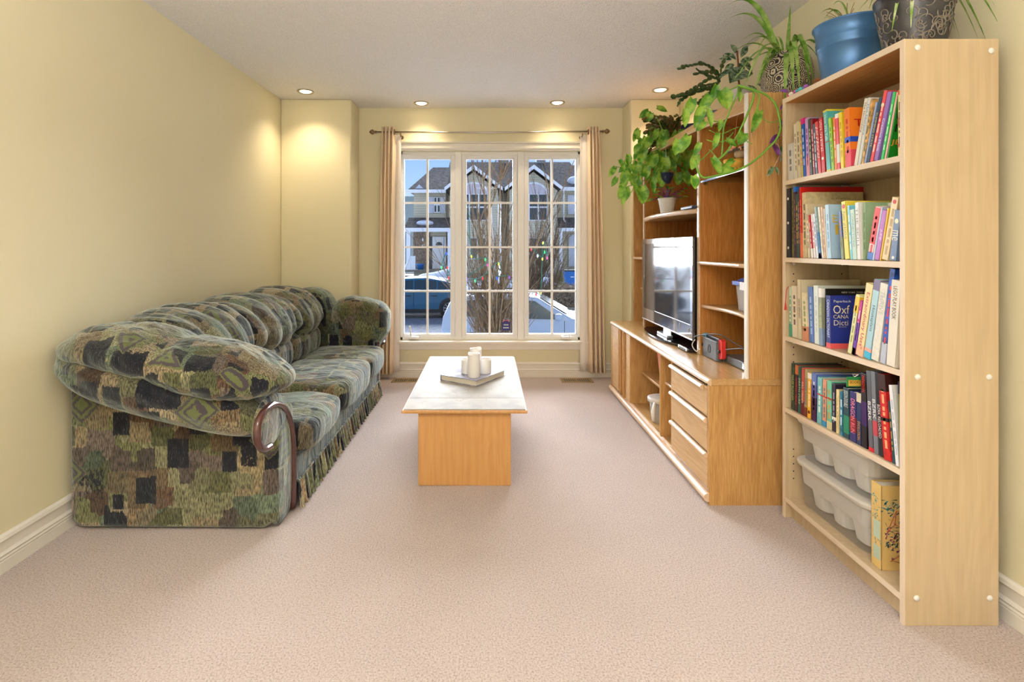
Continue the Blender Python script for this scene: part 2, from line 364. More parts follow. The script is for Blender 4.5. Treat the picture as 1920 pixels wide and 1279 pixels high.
def clear(name, col, a, rough=.2):
    m = bpy.data.materials.new(name); m.use_nodes = True; n, l = m.node_tree.nodes, m.node_tree.links; b = n['Principled BSDF']; o = n['Material Output']
    b.inputs['Base Color'].default_value = (*col, 1); b.inputs['Roughness'].default_value = rough
    tr = n.new('ShaderNodeBsdfTransparent'); mi = n.new('ShaderNodeMixShader'); mi.inputs[0].default_value = a
    l.new(tr.outputs[0], mi.inputs[1]); l.new(b.outputs[0], mi.inputs[2]); l.new(mi.outputs[0], o.inputs['Surface'])
    return m
M['frost'] = clear('frosted plastic', (.80,.79,.76), .42, .35)
M['frost3'] = clear('thin clear plastic', (.75,.76,.78), .13, .25)
M['frost2'] = clear('cloudy plastic', (.84,.80,.74), .80, .35)
def glass(name, tint=(1,1,1), refl=.08):
    m = bpy.data.materials.new(name); m.use_nodes = True; n, l = m.node_tree.nodes, m.node_tree.links; o = n['Material Output']; n.remove(n['Principled BSDF'])
    tr = n.new('ShaderNodeBsdfTransparent'); tr.inputs[0].default_value = (*tint, 1); gl = n.new('ShaderNodeBsdfGlossy'); gl.inputs['Roughness'].default_value = .01
    fr = n.new('ShaderNodeFresnel'); fr.inputs[0].default_value = 1.15; mi = n.new('ShaderNodeMixShader')
    l.new(fr.outputs[0], mi.inputs[0]); l.new(tr.outputs[0], mi.inputs[1]); l.new(gl.outputs[0], mi.inputs[2]); l.new(mi.outputs[0], o.inputs['Surface'])
    return m
M['glass'] = glass('window glass', (.97,.985,1))
M['bglass'] = glass('blue edged glass', (.75,.88,.98))
M['lens'] = mat('lamp lens', (1,.9,.75), .3, emit=(1,.80,.52), es=9)
def leafmat(name, a, b_, sc=30, spec=.5, stretch=(1,1,1)):
    m = mat(name, a, .38, spec); n, l = m.node_tree.nodes, m.node_tree.links; b = n['Principled BSDF']
    t = n.new('ShaderNodeTexCoord'); mp = n.new('ShaderNodeMapping'); mp.inputs['Scale'].default_value = stretch; l.new(t.outputs['Object'], mp.inputs[0])
    q = n.new('ShaderNodeTexNoise'); q.inputs['Scale'].default_value = sc; q.inputs['Detail'].default_value = 3; l.new(mp.outputs[0], q.inputs['Vector'])
    r = ramp(n, [(.40, a), (.62, b_)]); l.new(q.outputs['Fac'], r.inputs[0]); l.new(r.outputs[0], b.inputs['Base Color'])
    tl = n.new('ShaderNodeBsdfTranslucent'); mi = n.new('ShaderNodeMixShader'); mi.inputs[0].default_value = .3; o = n['Material Output']
    l.new(r.outputs[0], tl.inputs[0]); l.new(b.outputs[0], mi.inputs[1]); l.new(tl.outputs[0], mi.inputs[2]); l.new(mi.outputs[0], o.inputs['Surface'])
    return m
M['pothos'] = leafmat('pothos leaf', (.07,.24,.012), (.32,.52,.06), 26)
M['spider'] = leafmat('spider plant blade', (.14,.33,.03), (.42,.58,.16), 20)
M['spiderW'] = leafmat('pale striped blade', (.25,.45,.06), (.75,.85,.50), 22)
M['vine'] = mat('green vine', (.16,.36,.04), .5)
M['cactus'] = leafmat('holiday cactus', (.03,.11,.02), (.12,.17,.05), 30)
M['cactusR'] = leafmat('reddish cactus', (.10,.17,.03), (.34,.16,.06), 24)
M['zebra'] = leafmat('dark veined leaf', (.015,.07,.02), (.30,.38,.25), 60)
M['purple'] = leafmat('purple leaf', (.10,.01,.08), (.30,.10,.50), 20)
M['purple2'] = leafmat('striped green purple leaf', (.08,.20,.06), (.40,.45,.38), 40)

# ---------------------------------------------------------------- room shell
XL, XR, YW, YP, H = -1.765, 1.645, 4.84, 4.55, 2.44
PXL, PXR = -1.165, 1.222
struct(G().box(XL-.1, XR+.1, -3.1, YW+.12, -.1, 0), 'floor', M['carpet'])
struct(G().box(XL-.1, XR+.1, -3.1, YW+.2, H, H+.1), 'ceiling', M['ceil'])
struct(G().box(XL-.12, XL, -3.1, YW+.12, 0, H), 'wall_left', M['wall'])
struct(G().box(XR, XR+.12, -3.1, YW+.12, 0, H), 'wall_right', M['wall'])
struct(G().box(XL-.12, XR+.12, -3.2, -3.1, 0, H), 'wall_rear', M['wall'])
WX0, WX1, WZ0, WZ1 = -.80, .85, .325, 2.055
g = G(); g.box(XL-.1, WX0, YW, YW+.16, 0, H).box(WX1, XR+.1, YW, YW+.16, 0, H).box(WX0, WX1, YW, YW+.16, 0, WZ0).box(WX0, WX1, YW, YW+.16, WZ1, H)
struct(g, 'wall_front', M['wall'])
struct(G().box(XL, PXL, YP, YW, 0, H), 'wall_pillar_left', M['wall'], bev=.012, seg=3)
struct(G().box(PXR, XR, YP, YW, 0, H), 'wall_pillar_right', M['wall'], bev=.012, seg=3)
prof = [(0,0),(.016,0),(.016,.042),(.013,.046),(.018,.052),(.013,.058),(.018,.066),(.013,.072),(.009,.076),(.009,.112),(.018,.118),(.014,.130),(.006,.136),(0,.136)]
def base_x(name, x, sgn, y0, y1):      # runs along y on a wall at x, sticking out by sgn
    struct(G().prism([(x+sgn*a, z) for a, z in prof], 'y', y0, y1), name, M['trim'])
def base_y(name, y, x0, x1, h=1.0):
    struct(G().prism([(y-a, z*h) for a, z in prof], 'x', x0, x1), name, M['trim'])
base_x('baseboard_left', XL, 1, -3.1, YP); base_x('baseboard_right', XR, -1, -3.1, YP)
base_y('baseboard_front', YW, PXL, PXR)
base_y('baseboard_pillar_left', YP, XL, PXL); base_y('baseboard_pillar_right', YP, PXR, XR)
base_x('baseboard_pillar_side_left', PXL, 1, YP, YW); base_x('baseboard_pillar_side_right', PXR, -1, YP, YW)
# window casing
g = G()
for a, b, z0, z1, y in ((WX0-.05, WX1+.05, WZ1, WZ1+.06, .022), (WX0-.055, WX1+.055, WZ1+.06, WZ1+.075, .034), (WX0-.05, WX1+.05, WZ1+.012, WZ1+.03, .030)):
    g.box(a, b, YW-y, YW, z0, z1)
struct(g, 'trim_1', M['trim'], bev=.003)
g = G()
for x0, x1 in ((WX0-.05, WX0), (WX1, WX1+.05)): g.box(x0, x1, YW-.022, YW, WZ0-.02, WZ1)
struct(g, 'trim_2', M['trim'], bev=.004)
g = G(); g.box(WX0-.06, WX1+.06, YW-.045, YW+.02, WZ0-.018, WZ0+.002).box(WX0-.05, WX1+.05, YW-.026, YW, WZ0-.045, WZ0-.018).box(WX0-.05, WX1+.05, YW-.018, YW, WZ0-.075, WZ0-.045)
struct(g, 'trim_3', M['trim'], bev=.003)
# chair-rail like line beneath (second board above baseboard)
# window: three sashes
win = bpy.data.objects.new('window_1', None); C.objects.link(win); win.location = (0, YW, WZ0); win['kind'] = 'structure'; win['label'] = 'white three panel window with grid bars'
ORG[win.name] = Vector((0, YW, WZ0))
YG = YW+.09
def wx(px): return (px-VX)/F*YG
def wz(py): return EYE-(py-VY)/F*YG
g = G(); g.box(WX0, WX1, YW+.05, YW+.15, WZ1-.03, WZ1).box(WX0, WX1, YW+.05, YW+.15, WZ0, WZ0+.03).box(WX0, WX0+.025, YW+.05, YW+.15, WZ0, WZ1).box(WX1-.025, WX1, YW+.05, YW+.15, WZ0, WZ1)
g.box(wx(854), wx(866), YW+.045, YW+.15, WZ0, WZ1).box(wx(970), wx(982), YW+.045, YW+.15, WZ0, WZ1)
g.put('window_frame', M['wframe'], win, bev=.004)
GT, GB = wz(298), wz(626.5)
for a, b in ((757, 846), (873.5, 962.5), (990, 1080)):
    x0, x1 = wx(a), wx(b); s = .022; g = G(); y0, y1 = YW+.06, YW+.12
    g.box(x0-.036, x0, y0, y1, GB-.045, GT+.045).box(x1, x1+.036, y0, y1, GB-.045, GT+.045).box(x0, x1, y0, y1, GT, GT+.045).box(x0, x1, y0, y1, GB-.045, GB)
    g.box(x0, x0+.006, y0+.012, y1, GB, GT).box(x1-.006, x1, y0+.012, y1, GB, GT).box(x0, x1, y0+.012, y1, GT-.006, GT).box(x0, x1, y0+.012, y1, GB, GB+.006)
    sash = g.put('sash', M['wframe'], win, bev=.003)
    g = G(); xm = (x0+x1)/2; g.box(xm-.010, xm+.010, YG-.004, YG+.012, GB, GT)
    for py in (380.5, 463.5, 546): z = wz(py); g.box(x0, x1, YG-.003, YG+.011, z-.009, z+.009)
    g.put('muntin_grid', M['wframe'], sash)
    G().box(x0, x1, YG+.014, YG+.018, GB, GT).put('pane', M['glass'], sash)
for px, fl in ((778, 1), (1060, -1)):
    x, z = wx(px), WZ0+.035; g = G(); g.box(x-.045, x+.045, YW+.02, YW+.06, z-.022, z+.002)
    g.tube([(x-.03*fl, YW+.03, z), (x-.028*fl, YW+.02, z+.02), (x+.03*fl, YW+.015, z+.012)] if px > 900 else [(x-.03, YW+.03, z), (x-.03, YW+.02, z+.03), (x-.036, YW+.018, z+.10)], [.009,.007,.008], 8)
    g.put('crank_handle', M['white'], win, bev=.003)
for px in (854, 982):
    x = wx(px); G().tube([(x, YW+.05, wz(602)), (x, YW+.022, wz(595)), (x, YW+.02, wz(578))], [.008,.009,.006], 8).put('lock_lever', M['white'], win)
# small decal on the middle pane
g = G(); zt, zb = wz(599), wz(620); xa, xb = wx(941.5), wx(956.5); zc = wz(604); xm = (xa+xb)/2
poly = [(xa,zb),(xb,zb),(xb,zc)]+[(xm+(xb-xm)*math.cos(a), zc+(zt-zc)*math.sin(a)) for a in [PI*k/8 for k in range(1,8)]]+[(xa,zc)]
g.prism(poly, 'y', YG+.0115, YG+.0135)
dc = g.put('window_decal', mat('navy decal', (.02,.02,.16), .4)); tag(dc, 'small navy arched decal stuck on the middle window pane', 'decal')
g = G(); g.tube([(xm+(xb-xm)*.8*math.cos(a), YG+.011, zc+(zt-zc)*.62*math.sin(a)) for a in [PI*k/8 for k in range(9)]], .0035, 6); g.put('decal_arch', mat('orange print', (.75,.18,.06), .5), dc, local=True)
g = G()
for z, w in ((wz(609.5), .022), (wz(615), .026)): 
    for k in range(5): g.box(xm-w+k*w*.42, xm-w+k*w*.42+w*.28, YG+.0105, YG+.0115, z-.006, z+.006)
g.put('decal_print', mat('pale print', (.6,.65,.6), .5), dc, local=True)
# dried leaf on the outer sill
g = G(); b0 = Vector((wx(795), YW+.15, GB-.005))
g.box(WX0, WX1, YW+.15, YW+.24, GB-.07, GB-.035); struct(g, 'window_sill_outside', M['wframe'])
g = G()
for k in range(4): g.leaf(b0+Vector((-.02+.02*k, 0, -.028)), (random.uniform(-1,1), -.2, random.uniform(.1,.8)), (0,-1,.4), .05, .04, .8)
g.tube([b0+Vector((-.03,0,-.02)), b0+Vector((-.035,0,.04)), b0+Vector((-.01,0,.075))], .0015, 5)
tag(g.put('dried_leaf', mat('dry brown leaf', (.38,.22,.07), .8)), 'dried brown leaf lying outside on the window ledge', 'leaf')

# recessed ceiling lights
for i, (px, py, lab) in enumerate(((573,171,'round recessed ceiling light above the left pillar'),(790,193,'round recessed ceiling light above the left curtain'),(1045,192,'round recessed ceiling light above the right curtain'),(1238,168,'round recessed ceiling light by the hanging cactus'))):
    Y = (H-EYE)/(VY-py)*F; X = (px-VX)/F*Y
    t = thing('recessed_light', lab, 'ceiling light', (X, Y, H), group='recessed ceiling lights')
    G().lathe([(.046,-.004),(.062,-.010),(.066,-.006),(.066,0),(.046,0),(.046,-.004)], (X,Y,H), 32, caps=False).put('trim_ring', M['metal'], t, smooth=True)
    G().lathe([(.045,-.002),(.034,-.010),(.0,-.012)], (X,Y,H), 24, caps=False).put('lamp_lens', M['lens'], t, smooth=True)
    side = px in (573, 1238)
    lamp('SPOT', 'downlight_bulb', (X, Y, H-.03), (0,0,0), 20 if side else 13, (1,.82,.58), spot_size=math.radians(118), spot_blend=1, shadow_soft_size=.04)

# floor vents
for xm, lab in ((-.70, 'tan metal floor vent beside the far sofa arm'), (.786, 'tan metal floor vent under the right curtain')):
    t = thing('floor_vent', lab, 'floor vent', (xm, 4.70, 0), group='floor vents below the window')
    g = G(); x0, x1, y0, y1 = xm-.14, xm+.14, 4.63, 4.775
    g.box(x0, x1, y0, y0+.018, 0, .006).box(x0, x1, y1-.018, y1, 0, .006).box(x0, x0+.02, y0, y1, 0, .006).box(x1-.02, x1, y0, y1, 0, .006).put('vent_frame', M['brass'], t, bev=.002)
    G().box(x0+.01, x1-.01, y0+.01, y1-.01, 0, .002).put('vent_duct', M['black'], t)
    g = G()
    for k in range(13): xx = x0+.028+k*.0187; g.box(xx-.0035, xx+.0035, y0+.015, y1-.015, .002, .0055)
    g.box(xm-.006, xm+.006, y0+.015, y1-.015, .002, .0058)
    g.put('vent_slats', M['brass'], t)

# ---------------------------------------------------------------- curtains and rod
YR = 4.765; ZR = EYE+.2155*YR
rod = thing('curtain_rod', 'thin brushed metal curtain rod with pointed finials above window', 'curtain rod', (0, YR, ZR))
X0, X1 = (706-VX)/F*YR, (1130-VX)/F*YR
G().tube([(X0,YR,ZR),(0,YR,ZR-.004),(X1,YR,ZR+.006)], .0075, 12).put('rod', M['metal'], rod, smooth=True)
for x, s in ((X0,-1),(X1,1)):
    g = G(); g.lathe([(.007,0),(.014,s*.006),(.007,s*.014),(.012,s*.02),(.024,s*.034),(.017,s*.052),(.0,s*.068)], (x,YR,ZR+(.006 if s > 0 else 0)), 16, 'x'); g.put('finial', M['bronze'], rod, smooth=True)
for px in (751, 1092):
    x = (px-VX)/F*YR; g = G(); g.tube([(x,YW,ZR-.035),(x,YR,ZR-.035),(x,YR,ZR-.01)], .006, 8).lathe([(.018,0),(.018,.006)], (x,YW-.006,ZR-.035), 14, 'y'); g.put('rod_bracket', M['bronze'], rod)
def curtain(name, label, top, bot, zb, inner):
    t = thing(name, label, 'curtain', ((top[0]+top[1])/2/F*YR-VX/F*YR, YR, 0), group='eyelet curtains')
    n = 96; nz = 20; rows = []
    for j in range(nz+1):
        v = j/nz; z = (ZR+.045)*(1-v)+zb*v; row = []
        a = top[0]+(bot[0]-top[0])*v**.7; b = top[1]+(bot[1]-top[1])*v**.7
        for i in range(n+1):
            u = i/n; px = a+(b-a)*u
            amp = .030+.012*v
            y = YR+amp*math.sin(u*2*PI*4.25+.6)+.006*math.sin(u*9+v*7)
            x = (px-VX)/F*YR+.004*math.sin(u*2*PI*8.5+v*3)
            row.append((x, y, z))
        rows.append(row)
    o = G().loft(rows, caps=False, close=False).put('curtain_panel', M['curt'], t, smooth=True)
    m = o.modifiers.new('thick', 'SOLIDIFY'); m.thickness = .003
    # pale lining edge turned towards the glass
    rows = []
    for j in range(nz+1):
        v = j/nz; z = (ZR-.02)*(1-v)+(zb+.01)*v; row = []
        for i in range(9):
            u = i/8; px = inner[0]+(inner[1]-inner[0])*u+(inner[2]*v if u < .5 else inner[2]*v*.6)
            row.append(((px-VX)/F*(YR+.03), YR+.035+.008*math.sin(u*6+v*2), z))
        rows.append(row)
    o = G().loft(rows, caps=False, close=False).put('curtain_lining', M['lin'], t, smooth=True)
    m = o.modifiers.new('thick', 'SOLIDIFY'); m.thickness = .003
    x = (inner[0]-VX)/F*YR if inner[0] < 900 else (inner[1]-VX)/F*YR
    G().lathe([(.014,-.006),(.026,-.003),(.026,.003),(.014,.006),(.014,-.006)], (x,YR,ZR), 18, 'x', caps=False).put('eyelet', M['bronze'], t, smooth=True)
curtain('window_curtain', 'peach eyelet curtain hanging left of the window behind the sofa arm', (714,741), (708,737), .05, (740,752,-6))
curtain('window_curtain', 'peach eyelet curtain hanging right of the window beside the oak cabinet', (1101,1125), (1104,1137), .055, (1088,1103,0))

# ---------------------------------------------------------------- sofa
sofa = thing('sofa', 'three seat sofa in dark green patchwork velvet along left wall', 'sofa', (-1.3, 3.3, 0))
fab = M['fab']
FARY = lambda y: 4.52-(y-2.01)*.88
def lerp(xs, ys, x):
    if x <= xs[0]: return ys[0]
    for i in range(len(xs)-1):
        if x <= xs[i+1]: return ys[i]+(ys[i+1]-ys[i])*(x-xs[i])/(xs[i+1]-xs[i])
    return ys[-1]
for far in (0, 1):
    def fy(p):
        return Vector((p[0], FARY(p[1]), p[2])) if far else Vector(p)
    def fix(g):
        g.v = [tuple(fy(p)) for p in g.v]
        if far: g.f = [q[::-1] for q in g.f]
        return g
    g = G(); g.loft([[(x, 2.215+.008*math.sin(x*9), .012) for x in ()]], caps=False) if 0 else None
    g = G(); g.prism([(-1.735,.05),(-1.70,.012),(-.93,.008),(-.895,.03),(-.885,.05),(-.885,.47),(-1.1,.50),(-1.4,.585),(-1.735,.66)], 'y', 2.212, 2.44)
    fix(g).put('arm_side', fab, sofa, bev=.02, seg=3)
    def froll(w, q):
        zc = lerp([-1.76,-1.5,-1.2,-.95,-.86],[.705,.645,.57,.49,.455], w.x)
        a = noise.noise(Vector((w.x*9, w.z*3, 3)))*.012+math.sin(w.x*44+q.z*4)*.003*max(0,q.x+.2)
        return Vector((w.x, w.y-a, zc+q.z*.118+a*.5))
    g = G().puff((-1.315,2.235,0), (.455,.205,1), 2.5, 34, froll); fix(g).put('arm_roll', fab, sofa, smooth=True)
    def fpil(w, q):
        zc = lerp([-1.76,-1.6,-1.4,-1.2,-1.0,-.82],[.755,.785,.765,.705,.665,.635], w.x)
        pinch = 1-.20*math.exp(-((w.x+1.30-.35*(q.z*.1))/.035)**2)
        wr = noise.noise(Vector((w.x*16+q.y*5, q.y*2.2-q.z*2, 1.5)))*.013+noise.noise(Vector((w.x*40+q.y*9, q.y*2, 7)))*.005
        d = 1+wr/.1
        lobe = .022*math.exp(-((w.x+1.02)/.16)**2)
        return Vector((w.x, 2.215+(w.y-2.215)*(.86+.14*pinch)*(1+wr*1.5)-lobe*.6*(q.y < 0), zc+q.z*(.094+lobe)*pinch*d-.035*max(0,-q.y-.3)))
    if not far:
        g = G().puff((-1.28,2.215,0), (.475,.205,1), 2.25, 44, fpil); fix(g).put('arm_pillow', fab, sofa, smooth=True)
    else:
        def ffar(w, q):
            a = noise.noise(Vector((w.x*13+w.z*7, w.z*4, 2)))*.022
            return Vector((w.x, w.y-.03*max(0,q.z)+a, w.z-.05*max(0,(w.x+1.0)/.2)*max(0,q.z)+a))
        G().puff((-1.005,4.27,.60), (.225,.17,.195), 3.0, 22, ffar).put('arm_pillow', fab, sofa, smooth=True)
    # wooden scroll trim on the arm front
    tp = [(508,836),(494,843),(484,832),(482,812),(485,790),(497,769),(514,758),(531,764),(542,784),(548,820),(550,870),(549,952)]
    pts = []
    for px, py in tp:
        Y = -.868/((px-VX)/F); pts.append((-.868, Y, max(.015, EYE-(py-VY)/F*Y)))
    g = G().tube([fy(p) for p in smoothpath(pts, 4)], .0145, 10); 
    g.put('wood_scroll', M['mahog'], sofa, smooth=True, label='dark mahogany hooked scroll on the arm front')
    g = G()
    g.puff((-.885,2.165,.475), (.022,.15,.105), 2.2, 10).puff((-.89,2.30,.245), (.022,.085,.24), 5, 10)
    fix(g).put('arm_front', fab, sofa, smooth=True)
# back frame
G().box(-1.74,-1.42,2.32,4.44,.02,.74).put('back_frame', fab, sofa, bev=.03, seg=3)
G().box(-1.62,-.862,2.40,4.22,.115,.235).put('seat_base', fab, sofa, bev=.012, seg=2)
# gathered skirt
rows = []
for j in range(7):
    v = j/6; row = []
    for i in range(361):
        u = i/360; y = 2.40+(4.22-2.40)*u
        a = (.004+.012*v)*math.sin(i*.62+1.3*math.sin(i*.09))
        row.append((-.852+a+.012*v, y, .128-.122*v))
    rows.append(row)
sk = G().loft(rows, caps=False, close=False); sk.put('gathered_skirt', M['fabS'], sofa, smooth=True)
G().tube([(-.853,2.4,.128),(-.853,4.22,.128)], .006, 6).put('skirt_piping', fab, sofa)
# seat cushions
for i, (ya, yb, zt, xf) in enumerate(((2.44,3.01,.375,-.80),(3.0,3.72,.415,-.785),(3.70,4.25,.41,-.80))):
    def fs_(w, q, ya=ya, yb=yb):
        a = .004*math.sin(w.y*26+w.x*13)+.003*math.sin(w.y*51-w.x*20)
        return Vector((w.x-.012*max(0,-q.z), w.y, w.z+.012*(1-q.x*q.x)*(1-q.y*q.y)*(1 if q.z > 0 else 0)+a-.012*max(0,q.x)*(.4 if i != 1 else .1)))
    c = ((xf-1.33)/2, (ya+yb)/2, (zt+.215)/2)
    G().puff(c, ((xf+1.33)/2, (yb-ya)/2, (zt-.215)/2), 5.5, 20, fs_).put('seat_cushion', fab, sofa, smooth=True)
# back cushions with channel pleats
for i, (ya, yb, ph) in enumerate(((2.34,3.0,.3),(2.93,3.64,1.0),(3.56,4.20,2.0))):
    def fb(w, q, ya=ya, yb=yb, ph=ph):
        u = (w.y-ya)/(yb-ya)
        lean = q.z
        pl = abs(math.sin((u*4.0+.10*q.z+ph*.1)*PI))**.7
        out = (pl-.55)*.034*(1-.2*q.z)
        out += noise.noise(Vector((w.y*14+q.z*2.5, q.z*1.6, i*5.1)))*.010
        n = Vector((q.x*.9, 0, q.z)).normalized() if abs(q.x)+abs(q.z) > .01 else Vector((0,0,0))
        x = w.x-.085*q.z+(.03 if q.x > 0 else 0)*(1-q.z*q.z)
        # lower edge drops in the middle of the cushion
        z = w.z-.03*max(0,-q.z)*math.sin(PI*min(1,max(0,u)))
        return Vector((x, w.y+.06*q.z*.3, z))+n*out
    G().puff((-1.485,(ya+yb)/2,.735), (.185,(yb-ya)/2+.01,.145), 2.7, 34, fb).put('back_cushion', fab, sofa, smooth=True)
    def fl(w, q, ya=ya, yb=yb):
        u = (w.y-ya)/(yb-ya); pl = abs(math.sin(u*4.5*PI))**.6
        return Vector((w.x+(pl-.5)*.026*(q.x > 0), w.y, w.z))
    G().puff((-1.42,(ya+yb)/2,.485), (.145,(yb-ya)/2,.115), 3, 26, fl).put('lumbar_cushion', fab, sofa, smooth=True)
def fc_(w, q):
    a = noise.noise(Vector((w.x*20+w.z*5, w.z*3, 9)))*.022
    return Vector((w.x-.05*q.z+a*.4, w.y+a-.03*q.z, w.z))
G().puff((-1.345,4.27,.645), (.155,.17,.215), 2.8, 20, fc_).put('corner_cushion', fab, sofa, smooth=True)

# ---------------------------------------------------------------- coffee table
ct = thing('coffee_table', 'low oak coffee table with cream stone tile top', 'coffee table', (-.11, 3.24, 0))
x0, x1, y0, y1, zt = -.42, .195, 2.60, 3.885, .385
G().box(x0,x1,y0,y1,zt-.019,zt-.004).put('table_edge', M['oakT'], ct, bev=.004)
g = G(); st = .009
for a, b in ((y0+.012,2.806),(2.809,y1-.012)): g.box(x0+st, x1-st, a, b, zt-.006, zt)
g.put('stone_tile', M['stone'], ct, bev=.0015, label='cream stone tile top with worn patches')
# etched swirls in the tile
g = G()
for k in range(26):
    cx = random.uniform(-.34,.02); cy = random.uniform(2.72,3.15); r = random.uniform(.012,.04); a0 = random.uniform(0,6)
    g.tube([(cx+r*(1-.05*j)*math.cos(a0+j*.5), cy+1.4*r*(1-.05*j)*math.sin(a0+j*.5), zt) for j in range(random.randint(5,9))], .0011, 4, .3)
g.put('tile_scratches', mat('tan scratch', (.34,.26,.17), .6), ct, kind='stuff')
for y in (2.634, 3.80): G().box(-.342,.116,y,y+.03,0,zt-.019).put('leg_panel', M['oakT'], ct, bev=.003)
G().box(-.125,-.10,2.664,3.80,.08,zt-.019).put('stretcher', M['oakT'], ct)
# book and candles
bc = Vector((-.085, 3.235, zt)); ang = math.atan2(.137,.211)
tb = thing('hardcover_book', 'large hardcover book lying under four candles on coffee table', 'book', tuple(bc), (0,0,-.578))
g = G().box(-.13,.13,-.157,.157,0,.0035).box(-.13,.13,-.157,.157,.031,.0345).box(-.132,-.127,-.157,.157,0,.0345); g.put('book_cover', mat('blue grey photo cover', (.30,.30,.42), .2, var=.6, vscale=14), tb, local=True, bev=.001)
G().box(-.126,.125,-.152,.152,.0035,.031).put('page_block', M['paper'], tb, local=True)
for px, Y, h, lab in ((888.5,3.12,.137,'tall white pillar candle at the front on the book'),(892,3.30,.134,'tall white pillar candle at the back of the cluster'),(876,3.215,.086,'short white pillar candle on the left of the cluster'),(910,3.215,.086,'short white pillar candle on the right of the cluster')):
    X = (px-VX)/F*Y; zb = zt+.0345
    t = thing('pillar_candle', lab, 'candle', (X,Y,zb), group='white candles on the coffee table')
    r = .036; rings = []
    for z, rr_ in ((0,.97),(.003,1),(h*.5,1),(h-.006,1),(h,.97),(h-.001,.90),(h-.012,.82),(h-.015,.02)):
        rings.append([(X+r*rr_*math.cos(a), Y+r*rr_*math.sin(a), zb+z+(.0035*math.sin(a*2+px)+.002*math.sin(a*3) if z > h*.8 and rr_ > .5 else 0)) for a in [2*PI*k/28 for k in range(28)]])
    G().loft(rings).put('wax', M['offw'], t, smooth=True)
    G().tube([(X,Y,zb+h-.016),(X+.002,Y,zb+h-.006)], .0012, 6).put('wick', M['black'], t)

# ---------------------------------------------------------------- oak media cabinet (base)
CY0, CY1, CXF, CXB, CZ = 2.433, 4.36, 1.012, 1.605, .576
mc = thing('media_cabinet', 'long low golden oak cabinet with drawers under the television', 'cabinet', (1.3, 3.4, 0))
oak, oakI, oakL, oakE, oakY = M['oak'], M['oakI'], M['oakL'], M['oakE'], M['oakY']
G().box(CXF+.008,CXB,CY0,CY1,CZ-.030,CZ).put('worktop', oakY, mc, bev=.003)
g = G(); yy = (CY0, CY1)
g.prism([(CXF+.010+.019*math.cos(a), CZ-.015+.0155*math.sin(a)) for a in [PI/2+PI*k/10 for k in range(11)]], 'y', CY0, CY1)
g.put('worktop_nosing', oakE, mc, smooth=False, label='pale rounded front edge of the top')
G().box(CXF,CXB,CY0,CY0+.02,.0,CZ-.030).put('side_panel', oak, mc)
G().box(CXF,CXB,CY1-.02,CY1,.0,CZ-.030).put('side_panel', oak, mc)
G().box(CXF+.02,CXB,CY0+.02,CY1-.02,.045,.065).put('bottom_panel', oakY, mc)
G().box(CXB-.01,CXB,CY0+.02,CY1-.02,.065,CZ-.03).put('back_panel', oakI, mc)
g = G(); g.prism([(CXF-.004+.020*math.cos(a), .035+.020*math.sin(a)) for a in [2*PI*k/16 for k in range(16)]], 'y', CY0+.002, CY1).box(CXF,CXF+.02,CY0+.02,CY1-.02,0,.05)
g.put('base_rail', oakE, mc)
for ya in (2.935, 3.135, 3.805): G().box(CXF+.005,CXB-.01,ya,ya+.018,.065,CZ-.03).put('divider', oak, mc)
# drawers
zd = [(.075,.232),(.240,.392),(.400,.538)]
for k, (za, zb) in enumerate(zd):
    d = G().box(CXF-.002,CXF+.016,CY0+.022,2.935,za,zb-.004).put('drawer_front', oakL, mc, bev=.002)
    ya, yb = CY0+(.06 if k == 2 else .022), 2.925
    G().prism([(CXF-.004+.016*math.cos(a), zb-.012+.012*math.sin(a)) for a in [2*PI*j/12 for j in range(12)]], 'y', ya, yb).put('handle_rail', oakE, d)
# narrow and wide open bays
G().box(CXF+.03,CXB-.01,2.953,3.135,.375,.390).put('shelf', oakE, mc, bev=.003)
G().box(CXF+.09,CXB-.01,3.153,3.805,.272,.290).put('shelf', oakY, mc, bev=.003)
# two fluted sliding doors
G().box(CXF+.012,CXF+.028,3.823,4.11,.065,CZ-.03).put('door', oakL, mc, bev=.002)
dd = G().box(CXF-.001,CXF+.013,4.12,4.315,.065,CZ-.03).put('door', oakL, mc, bev=.002)
G().box(CXF-.004,CXF+.012,3.965,3.985,.055,CZ-.03).put('door_pull', oak, mc, bev=.003)
G().box(CXF-.004,CXF+.012,4.06,4.075,.055,CZ-.03).put('door_pull', oak, mc, bev=.003)
G().box(CXF-.002,CXF+.02,4.318,4.345,.05,CZ-.03).put('corner_post', oak, mc)

# things in the open bays
t = thing('storage_bin', 'coral pink plastic bin standing on the open shelf of the low cabinet', 'bin', (1.22, 3.42, .290))
G().rr([(.290,1.13,1.33,3.28,3.50,.02),(.535,1.11,1.35,3.26,3.52,.02),(.540,1.105,1.355,3.255,3.525,.02),(.540,1.12,1.34,3.27,3.51,.02),(.31,1.14,1.32,3.29,3.49,.02)]).put('bin_body', M['coral'], t, smooth=False, bev=.002)
t = thing('food_container', 'round clear tub with white lid on the floor of the open bay', 'container', (1.115, 3.40, .065))
c = (1.115,3.40,0)
G().lathe([(.062,.065),(.068,.07),(.080,.20),(.077,.20),(.064,.075),(.0,.072)], c, 32, caps=False).put('tub', M['frost'], t, smooth=True)
G().lathe([(.0,.220),(.070,.220),(.078,.224),(.092,.218),(.093,.198),(.085,.196),(.084,.208),(.0,.208)], c, 32, caps=False).put('lid', M['frost2'], t, smooth=True)
G().tube([(1.045,3.33,.205),(1.025,3.30,.16),(1.03,3.31,.10)], [.01,.014,.01], 8).put('handle', M['white'], t, smooth=True)
g = G()
for k in range(16): 
    a = random.uniform(0,6.3); r = random.uniform(0,.045); g.puff((1.115+r*math.cos(a),3.40+r*math.sin(a),.085+.06*random.random()), (.012,.012,.012), 2, 3)
